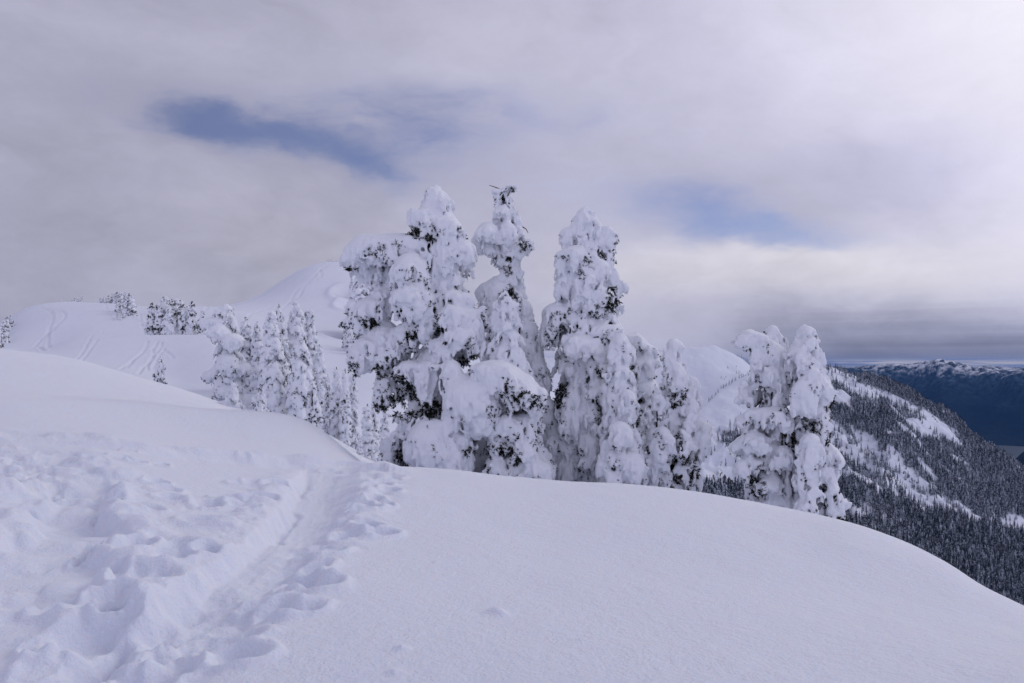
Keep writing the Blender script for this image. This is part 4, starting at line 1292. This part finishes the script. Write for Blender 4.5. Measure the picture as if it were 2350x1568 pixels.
def build_mid():
    G = 'snowy trees standing on the hill left of the big firs'
    mid('hunched fir with wide snow-capped shoulders, leftmost of the hillside clump', 66, 702, 884, 520, 20, 34, 46, 101, 4, group=G, size=0.62, dz=0.8, nb=5,
        extras=[(490, 742, 30, 14, .3, .8), (535, 785, 26, 20, 1.0, .9), (500, 765, 24, 22, .6), (505, 722, 14, 16, .2), (478, 865, 16, 14, .3), (560, 850, 20, 18, .4), (525, 840, 22, 30, 1.0)])
    mid('short fir tucked behind the hunched fir', 74, 728, 850, 562, 10, 16, 22, 103, 0, group=G)
    mid('little fir with a thin spike top between two tall snowy firs', 74, 738, 850, 590, 6, 14, 20, 105, 0, group=G)
    mid('tall cone-shaped fir in the middle of the hillside clump', 64, 715, 925, 622, 14, 32, 42, 107, 6, group=G, size=0.5)
    mid('slim fir standing close behind the cone-shaped fir', 69, 698, 895, 640, 9, 20, 26, 109, 10, group=G)
    mid('double-trunked column of a fir right of the cone-shaped fir', 67, 738, 920, 648, 10, 18, 20, 111, 4, group=G)
    mid('tall thick fir with a rounded crown in the hillside clump', 70, 698, 890, 678, 15, 26, 34, 113, 6, group=G, size=0.55)
    mid('bulging fir with drooping lower boughs, lower right of the rounded crown', 63, 790, 912, 690, 20, 28, 32, 115, 0, group=G, size=0.6)
    mid('fir with a bent hooked crown, rightmost of the hillside clump', 74, 712, 870, 708, 13, 18, 22, 117, 8, group=G, extras=[(704, 718, 16, 9, .2, .5)])
    mid('stumpy fir in front of the rightmost hillside fir', 72, 790, 890, 733, 8, 12, 16, 119, 0, group=G)
    # small firs that stand out of the smooth snow in front
    G2 = 'small firs poking out of the smooth snow'
    mid('small fir with a snow tail drifted against its left foot', 46, 872, 937, 536, 7, 13, 20, 121, 0, group=G2, size=0.26, dz=0.3, h=0.06, amp=1.6, needles=2.5, spray=0.11, extras=[(518, 928, 22, 10, 0, .4)])
    mid('small pointed fir right of the one with the snow tail', 46, 890, 947, 594, 5, 11, 17, 123, 0, group=G2, size=0.24, dz=0.28, h=0.06, amp=1.6, needles=2.5, spray=0.11)
    mid('small fir leaning at the foot of the hillside clump', 50, 880, 946, 717, 6, 10, 15, 125, 0, group=G2, size=0.26, dz=0.3, h=0.06, amp=1.6, needles=2.5, spray=0.11)
    mid('lone tiny fir stub beside the ski tracks', 62, 824, 876, 370, 5, 7, 11, 127, -4, group=G2, size=0.26, dz=0.3, h=0.07, amp=1.6, needles=2.5, spray=0.12)
    # columns in the hollow left of the big firs
    G3 = 'white fir columns in the hollow'
    fr = (0.01, 0, 0)
    col = []
    for i, (hh, w1, w2, w3) in enumerate([(620, 26, 46, 55), (560, 30, 50, 72), (640, 22, 40, 48)]):
        L = [(-hh, -w1 * .5), (-hh * .9, -w1), (-hh * .5, -w2), (-hh * .12, -w3), (0, -w3)]
        R = [(-hh, w1 * .5), (-hh * .9, w1), (-hh * .5, w2), (-hh * .12, w3), (0, w3)]
        col.append((hh / 100, hero('snow_laden_fir', 'white column fir', 50, [(0, 0), (4, -hh * .5), (0, -hh)], L, R, 140 + i, size=0.30, dz=0.40, nb=5, h=0.075, droop=1.0, k=0.06, depth=1.0,
                                   needles=1.2, spray=0.11, maxspray=700, amp=0.9, frame=fr, at=(0, 50, -40), clumps=False, group=G3)))
    spots = [(752, 862, 945, 54, 'leftmost white fir column in the hollow, with a blunt top'), (772, 846, 985, 53, 'white fir column second from the left in the hollow'), (792, 850, 1008, 52, 'tall white fir column in the middle of the hollow'),
             (810, 862, 1000, 53, 'thin white fir column left of the pointed one in the hollow'), (843, 930, 1040, 46, 'low bushy white fir at the mouth of the hollow'), (858, 902, 1048, 47, 'pointed white fir column nearest the big firs'),
             (884, 940, 1052, 44, 'low white fir touching the big broad fir'), (826, 1000, 1046, 43, 'tiny fir on the edge of the smooth snow brow'), (738, 880, 950, 58, 'small white fir behind the leftmost column')]
    rs = np.random.RandomState(5)
    used = [False] * 3
    for i, (c, t, b, Yd, lab) in enumerate(spots):
        hp, src = col[i % 3]
        mpp = Yd / (F / DK)
        x = (c - CX / DK) * mpp
        hgt = (b - t + 14) * mpp
        g = float(h_plain([x], [Yd])[0])
        z = (HOR / DK - t) * mpp - hgt
        z = min(z, g - 0.1) if z > g else z
        hgt = (HOR / DK - t) * mpp - z
        s = hgt / hp
        sx = min(s, 1.25) if s > 0.6 else s * 1.4
        if not used[i % 3]:
            used[i % 3] = True
            src.location = (x, Yd, z); src.scale = (sx, sx, s); src.rotation_euler = (0, 0, rs.uniform(0, 6)); src['label'] = lab
        else: copy_tree(src, (x, Yd, z), sx, s, rs.uniform(0, 6), lab, G3)
    # firs on the far snow hills: copies of three shapes
    pro = []
    for i, (hh, w1, w2, w3) in enumerate([(600, 34, 80, 110), (600, 50, 110, 130), (600, 26, 60, 80)]):
        L = [(-hh, -w1 * .5), (-hh * .9, -w1), (-hh * .5, -w2), (-hh * .12, -w3), (0, -w3)]
        R = [(-hh, w1 * .5), (-hh * .9, w1), (-hh * .5, w2), (-hh * .12, w3), (0, w3)]
        pro.append(hero('distant_snowy_fir', 'distant snowy fir', 120, [(0, 0), (0, -hh * .5), (0, -hh)], L, R, 150 + i, size=0.5, dz=0.62, nb=6, h=0.12, droop=0.95, k=0.08, depth=1.0,
                        needles=2.6, spray=0.22, maxspray=700, amp=1.3, frame=fr, at=(0, 120, -60), clumps=False))
    sets = [('firs in the grove on the crest of the near snow hill', 128, [(348, 700, 772), (378, 684, 772), (366, 700, 772), (393, 692, 772), (405, 690, 770), (418, 696, 770), (440, 696, 770), (430, 706, 770), (464, 714, 768), (356, 722, 772), (388, 710, 773)],
             ['snowy fir in the grove beside the ski tracks']),
            ('dark firs on the skyline of the far snow hill', 182, [(258, 674, 702), (268, 672, 706), (277, 671, 708), (287, 673, 712), (296, 676, 718), (303, 680, 724), (290, 680, 722), (249, 680, 700), (281, 678, 714), (262, 680, 710), (272, 680, 716)],
             ['snowy fir in the dense dark clump on the hill skyline']),
            ('little firs on the skyline of the far snow hill', 182, [(141, 689, 699), (157, 690, 699), (171, 686, 698), (178, 684, 698), (187, 680, 697), (165, 690, 699), (230, 682, 700), (236, 684, 702), (243, 686, 704), (220, 694, 699), (270, 716, 732), (276, 718, 734), (283, 716, 730)],
             ['tiny snowy fir spaced along the far hill skyline']),
            ('firs on the steep left edge of the snow hill', 118, [(26, 724, 750), (16, 730, 762), (8, 738, 775), (2, 746, 790), (12, 748, 788), (-6, 750, 800)],
             ['snowy fir on the steep left edge of the snow hill']),
            ('snowy firs on the flank of the rounded peak', 210, [(806, 640, 672), (818, 636, 674), (830, 632, 676), (842, 634, 678), (852, 640, 680), (824, 645, 680), (862, 640, 680)],
             ['snowy fir on the peak flank under the long arm']),
            ('snowy firs at the foot of the peak slope', 130, [(792, 762, 800), (804, 756, 806), (818, 750, 806), (830, 752, 806), (846, 745, 806), (860, 740, 806), (876, 740, 806), (808, 770, 812)],
             ['snowy fir at the peak foot behind the broad fir']),
            ('specks of trees along the top of the rounded peak', 338, [(752, 595, 602), (758, 596, 603), (764, 597, 603), (772, 598, 604), (780, 598, 605), (788, 597, 606), (796, 600, 607)],
             ['speck of a fir on top of the rounded peak'])]
    first = [True] * 3
    k = 0
    for grp, Yd, pts, labs in sets:
        order = sorted(range(len(pts)), key=lambda q: pts[q][0]); rank = {q: n for n, q in enumerate(order)}
        for q_, (c, t, b) in enumerate(pts):
            lab = place_label(rank[q_], len(pts), labs[0])
            i = k % 3; k += 1
            Y = Yd * rs.uniform(0.985, 1.015)
            mpp = Y / (F / DK)
            x = (c - CX / DK) * mpp
            g = float(h_plain([x], [Y])[0])
            zt = (HOR / DK - t) * mpp; zb = (HOR / DK - b) * mpp
            if g < zb - 1.5 or g > zb + 1.5:                 # stand it where that slope is seen
                q = hitD([(c, b)], ymin=Yd * 0.6)[0]
                if abs(q[1] - Y) < Yd * 0.35:
                    x, Y = q; mpp = Y / (F / DK); g = float(h_plain([x], [Y])[0]); zt = g + (b - t) * mpp
            hgt = max(zt - g, (b - t) * mpp * 0.8) + 0.4
            s = hgt / 6.0
            sx = s * rs.uniform(0.95, 1.35)
            loc = (x, Y, g - 0.3)
            src = pro[i]
            if first[i]:
                first[i] = False
                src.location = loc; src.scale = (sx, sx, s); src['label'] = lab; src['group'] = grp
            else: copy_tree(src, loc, sx, s, rs.uniform(0, 6.28), lab, grp)


build_mid()
# ---------------------------------------------------------------- conifer forest on the mountain to the right
def conifer_mesh(name, seed, tiers=8, pts=9, hw=0.17):
    """unit-high conifer: trunk and ragged skirts of drooping boughs"""
    rs = np.random.RandomState(seed)
    V, T = [], []
    for i in range(4):
        a = i * math.pi / 2
        V.append((0.018 * math.cos(a), 0.018 * math.sin(a), -0.06))
    V.append((0, 0, 0.5))
    T += [(0, 1, 4), (1, 2, 4), (2, 3, 4), (3, 0, 4)]
    for t in range(tiers):
        f = t / (tiers - 1)
        z = 0.10 + 0.78 * f ** 0.9
        r = hw * (1 - f) ** 0.85 + 0.022
        b = len(V)
        V.append((0, 0, z + 0.16 * (1 - 0.4 * f)))
        n = pts if f < 0.7 else pts - 3
        for j in range(n):
            a = (j + 0.5 * (t % 2) + rs.uniform(-.25, .25)) * 2 * math.pi / n
            q = r * rs.uniform(0.7, 1.2)
            V.append((q * math.cos(a), q * math.sin(a), z - 0.035 * rs.uniform(0.3, 1.5)))
            a2 = a + math.pi / n
            V.append((q * 0.45 * math.cos(a2), q * 0.45 * math.sin(a2), z + 0.045))
        for j in range(n):
            p, q_, nx_ = b + 1 + 2 * j, b + 2 + 2 * j, b + 1 + 2 * ((j + 1) % n)
            T.append((b, p, q_)); T.append((b, q_, nx_))
    me = mesh_np(name, np.array(V), np.array(T), False)
    me.materials.append(M_DUST)
    return me


def scatter_points(n, rs):
    """candidate spots on the mountain, even over the ground, kept where the photograph shows wood"""
    px = rs.uniform(640, 1075, n)
    Y = np.sqrt(rs.uniform(560 ** 2, 2000 ** 2, n))
    u = (px - CX) / F
    X = u * Y
    Z = h_ridge(X, Y)
    py = HOR - Z / Y * F
    L1 = np.interp(px, [700, 840, 870, 897, 924, 952, 979, 1007, 1024, 1080], [495, 480, 489, 504, 519, 517, 528, 533, 537, 545])
    L2 = np.interp(px, [815, 833, 851, 879, 906, 924, 943, 961, 988, 999, 1024], [395, 409, 431, 449, 464, 473, 491, 499, 519, 524, 520])
    CR = np.interp(px, [818, 838, 848, 866, 888, 910, 933, 954, 970, 998, 1024, 1080], [369, 369, 375, 380, 387, 397, 410, 424, 441, 457, 477, 510])
    clump = fbm2(X * 0.018, Y * 0.012, 3)
    fine = fbm2(X * 0.06 + 5, Y * 0.03, 2)
    d = np.zeros(n)
    low = py > L1 + fine * 10
    gap = fbm2(X * 0.028 + 40, Y * 0.016, 3)
    d = np.where(low, 1.0 - 0.75 * sstep(gap, 0.10, 0.26), d)
    gully = (~low) & (py > L2 + 1 + clump * 22 + fine * 10)
    d = np.where(gully, 0.05 + 0.30 * sstep(clump + fine * 0.4, 0.08, 0.3), d)
    upper = (~low) & (~gully) & (px > 812)
    depth = py - CR
    wood = sstep(clump + fine * 0.6, -0.07, 0.20)
    d = np.where(upper, 0.9 * wood * sstep(depth, 16, 36) + 0.13 * wood, d)
    d = np.where(upper & (px > 950), np.maximum(d, 0.75 * sstep(px, 950, 990)), d)
    d = np.where(upper & (depth < 5), 0.6 * sstep(px, 850, 890) + 0.03, d)
    cap = (px > 815) & (px < 905) & (depth >= 5) & (depth < 13)
    d = np.where(cap, d * 0.1, d)       # along the crest, seen against the valley
    left = px < 818
    d = np.where(left, np.where(low & (Y < 880), 0.35, 0.0), d)
    d = np.where(left & (py > 430) & (py < 470) & (fine > 0.12), 0.05, d)
    # the bowl's rock band holds some wood
    d = np.where((px > 690) & (px < 800) & (Y > 900) & (Y < 1200) & (clump > 0.10), 0.25, d)
    # snowy glade among the lower wood
    gl = ((px - 858) / 16) ** 2 + ((py - 517) / 10) ** 2
    d = np.where(gl < 1 + fine, 0.05, d)
    keep = rs.rand(n) < d * Y / 2000 * 2.0
    # drop what the slope in front hides completely
    i = np.nonzero(keep)[0]
    vis = np.ones(len(i), bool)
    tt = np.linspace(0.35, 0.985, 40)
    top = (Z[i] + 13) / Y[i]
    for t in tt:
        yy = Y[i] * t
        ok = yy > 440
        hz = h_ridge(u[i] * np.maximum(yy, 440), np.maximum(yy, 440)) / np.maximum(yy, 440)
        vis &= ~(ok & (hz > top))
    i = i[vis]
    hgt = np.where(low[i], 9 + 15 * rs.beta(2.2, 2.0, len(i)), 6 + 13 * rs.beta(1.8, 2.4, len(i)))
    return X[i], Y[i], Z[i], hgt, px[i], py[i]


def build_forest():
    rs = np.random.RandomState(12)
    X, Y, Z, Ht, px, py = scatter_points(130000, rs)
    meshes = [conifer_mesh('conifer', 30 + i, 8, 9, w) for i, w in enumerate((0.15, 0.18, 0.13, 0.20))]
    brow = np.interp(px, [640, 741, 806, 850, 906, 950, 980, 1024, 1080], [480, 501, 514, 525, 545, 566, 586, 607, 640])
    inview = (px < 1022) & (py - Ht / Y * F < brow - 3)
    hid = ((px > 634) & (px < 712) & (py > 410)) | ((px > 733) & (px < 845))
    score = Ht / Y * np.where(inview & ~hid, 1, 0)
    order = np.argsort(-score)
    near, rest = order[:290], order[290:]
    G = 'conifers in the forest below the mountain ridge'
    first = []
    for j, i in enumerate(near):
        o = bpy.data.objects.new('conifer', meshes[j % 4]); COL.objects.link(o)
        s = float(Ht[i]); w = s * rs.uniform(0.85, 1.15)
        o.location = (X[i], Y[i], Z[i] - 0.3); o.scale = (w, w, s); o.rotation_euler = (rs.uniform(-.03, .03), rs.uniform(-.03, .03), rs.uniform(0, 6.28))
        o['label'] = 'dark snow-dusted conifer in the dense lower forest under the mountain ridge'; o['category'] = 'tree'; o['group'] = G
        if j < 4: first.append(o)
    # the rest of the wood as one mass of the same trees
    me = bpy.data.meshes.new('conifer_forest')
    me.vertices.add(len(rest))
    me.vertices.foreach_set('co', np.stack([X[rest], Y[rest], Z[rest] - 0.3], 1).astype(np.float32).ravel())
    for nm, dat in (('size', Ht[rest]), ('turn', rs.uniform(0, 6.28, len(rest))), ('pick', rs.randint(0, 4, len(rest)).astype(float)), ('fat', rs.uniform(0.8, 1.15, len(rest)))):
        at = me.attributes.new(nm, 'FLOAT', 'POINT'); at.data.foreach_set('value', dat.astype(np.float32))
    fo = bpy.data.objects.new('conifer_forest', me); COL.objects.link(fo)
    fo['kind'] = 'stuff'
    fo['label'] = 'dense snow-dusted conifer forest covering the mountain side'
    ng = bpy.data.node_groups.new('forest', 'GeometryNodeTree')
    ng.interface.new_socket('Geometry', in_out='INPUT', socket_type='NodeSocketGeometry')
    ng.interface.new_socket('Geometry', in_out='OUTPUT', socket_type='NodeSocketGeometry')
    A = ng.nodes.new; Lk = ng.links.new
    gi, go = A('NodeGroupInput'), A('NodeGroupOutput')
    join = A('GeometryNodeJoinGeometry')
    def attr(nm):
        a = A('GeometryNodeInputNamedAttribute'); a.data_type = 'FLOAT'; a.inputs[0].default_value = nm
        return a.outputs[0]
    def math_(op, a, b):
        m = A('ShaderNodeMath'); m.operation = op
        for q, v in enumerate((a, b)):
            if isinstance(v, (int, float)): m.inputs[q].default_value = v
            else: Lk(v, m.inputs[q])
        return m.outputs[0]
    size, turn, pick, fat = (attr(n) for n in ('size', 'turn', 'pick', 'fat'))
    wide = math_('MULTIPLY', size, fat)
    sc = A('ShaderNodeCombineXYZ'); Lk(wide, sc.inputs[0]); Lk(wide, sc.inputs[1]); Lk(size, sc.inputs[2])
    ro = A('ShaderNodeCombineXYZ'); Lk(turn, ro.inputs[2])
    for q in range(4):
        oi = A('GeometryNodeObjectInfo'); oi.inputs['Object'].default_value = first[q]; oi.transform_space = 'ORIGINAL'; oi.inputs['As Instance'].default_value = True
        ip = A('GeometryNodeInstanceOnPoints')
        d = math_('ABSOLUTE', math_('SUBTRACT', pick, float(q)), 0.0)
        Lk(math_('LESS_THAN', d, 0.5), ip.inputs['Selection'])
        Lk(gi.outputs[0], ip.inputs['Points']); Lk(oi.outputs['Geometry'], ip.inputs['Instance'])
        Lk(ro.outputs[0], ip.inputs['Rotation']); Lk(sc.outputs[0], ip.inputs['Scale'])
        Lk(ip.outputs[0], join.inputs[0])
    Lk(join.outputs[0], go.inputs[0])
    md = fo.modifiers.new('forest', 'NODES'); md.node_group = ng
    # rows and specks of trees that stand alone on the snow slopes: (col,row of the foot in the 2350 view, height m)
    lone = []
    for t in np.linspace(0, 1, 30):
        c = np.interp(t, [0, .25, .55, .8, 1], [1622, 1655, 1695, 1735, 1752]) + rs.uniform(-2, 2)
        r = np.interp(c, [1622, 1655, 1695, 1735, 1752], [926, 893, 866, 854, 851])
        lone.append((c, r + rs.uniform(0, 3), rs.uniform(5, 11), 'dark conifer in the line on the shoulder crest', 'conifers along the snowy shoulder crest', 1100, 1700))
    for c, r in [(1655, 868), (1662, 872), (1666, 866), (1700, 862), (1716, 856), (1690, 858), (1672, 890), (1680, 880)] + [(rs.uniform(1640, 1700), rs.uniform(836, 866)) for _ in range(9)]:
        lone.append((c, r, rs.uniform(6, 10), 'speck of a conifer on the upper snow slope', 'specks of conifers on the upper snow slope', 1750, 2600))
    for c in np.linspace(1690, 1748, 16):
        lone.append((c, np.interp(c, [1653, 1690, 1720, 1748], [797, 806, 826, 836]) + 3, rs.uniform(7, 14), 'dark conifer on the skyline of the upper snow slope', 'conifers on the skyline of the upper snow slope', 1750, 2600))
    for c, r in [(1700, 955), (1702, 1010), (1705, 1018), (1722, 1030), (1690, 985), (1684, 1040), (1650, 990), (1655, 1000), (1640, 1035), (1632, 1045)]:
        lone.append((c, r, rs.uniform(7, 12), 'lone conifer on the smooth snow shoulder', 'lone conifers on the smooth snow shoulder', 850, 1500))
    for c, b in [(1632, 1146), (1645, 1150), (1656, 1148), (1668, 1152), (1703, 1158), (1719, 1162), (1735, 1160), (1747, 1166), (1690, 1160), (1760, 1166)]:
        lone.append((c, b, rs.uniform(12.5, 17), 'dark pointed conifer rising from behind the snow brow', 'dark conifers behind the snow brow', 500, 900))
    Ys = np.linspace(450, 2700, 3000)
    byg = {}
    for L_ in lone: byg.setdefault(L_[4], []).append(L_[0])
    for c, r, h, lab, grp, y0, y1 in lone:
        g_ = sorted(byg[grp]); lab = place_label(g_.index(c), len(g_), lab)
        u = (c * DK - CX) / F; v = (HOR - r * DK) / F
        q = Ys[(Ys > y0) & (Ys < y1)]
        s = h_ridge(u * q, q) / q
        k = int(np.argmin(np.abs(s - v)))
        Yq = float(q[k])
        o = bpy.data.objects.new('conifer', meshes[rs.randint(4)]); COL.objects.link(o)
        o.location = (u * Yq, Yq, float(h_ridge(np.array([u * Yq]), np.array([Yq]))[0]) - 0.3)
        o.scale = (h, h, h); o.rotation_euler = (0, 0, rs.uniform(0, 6.28))
        o['label'] = lab; o['category'] = 'tree'; o['group'] = grp


build_forest()
# ---------------------------------------------------------------- the air
def build_haze():
    me = bpy.data.meshes.new('haze')
    x0, x1, y0, y1, z0, z1 = -30000, 62000, -1000, 53000, -2600, 160
    v = [(x, y, z) for x in (x0, x1) for y in (y0, y1) for z in (z0, z1)]
    f = [(0, 1, 3, 2), (4, 6, 7, 5), (0, 4, 5, 1), (2, 3, 7, 6), (0, 2, 6, 4), (1, 5, 7, 3)]
    me.from_pydata(v, [], f)
    m = bpy.data.materials.new('haze'); m.use_nodes = True
    nt = m.node_tree; nt.nodes.clear()
    out = nt.nodes.new('ShaderNodeOutputMaterial'); p = nt.nodes.new('ShaderNodeVolumePrincipled')
    p.inputs['Color'].default_value = (0.10, 0.36, 1.0, 1)
    p.inputs['Density'].default_value = 1.25e-5
    nt.links.new(p.outputs[0], out.inputs['Volume'])
    o = new_obj('haze', me, m); o['kind'] = 'stuff'


build_haze()
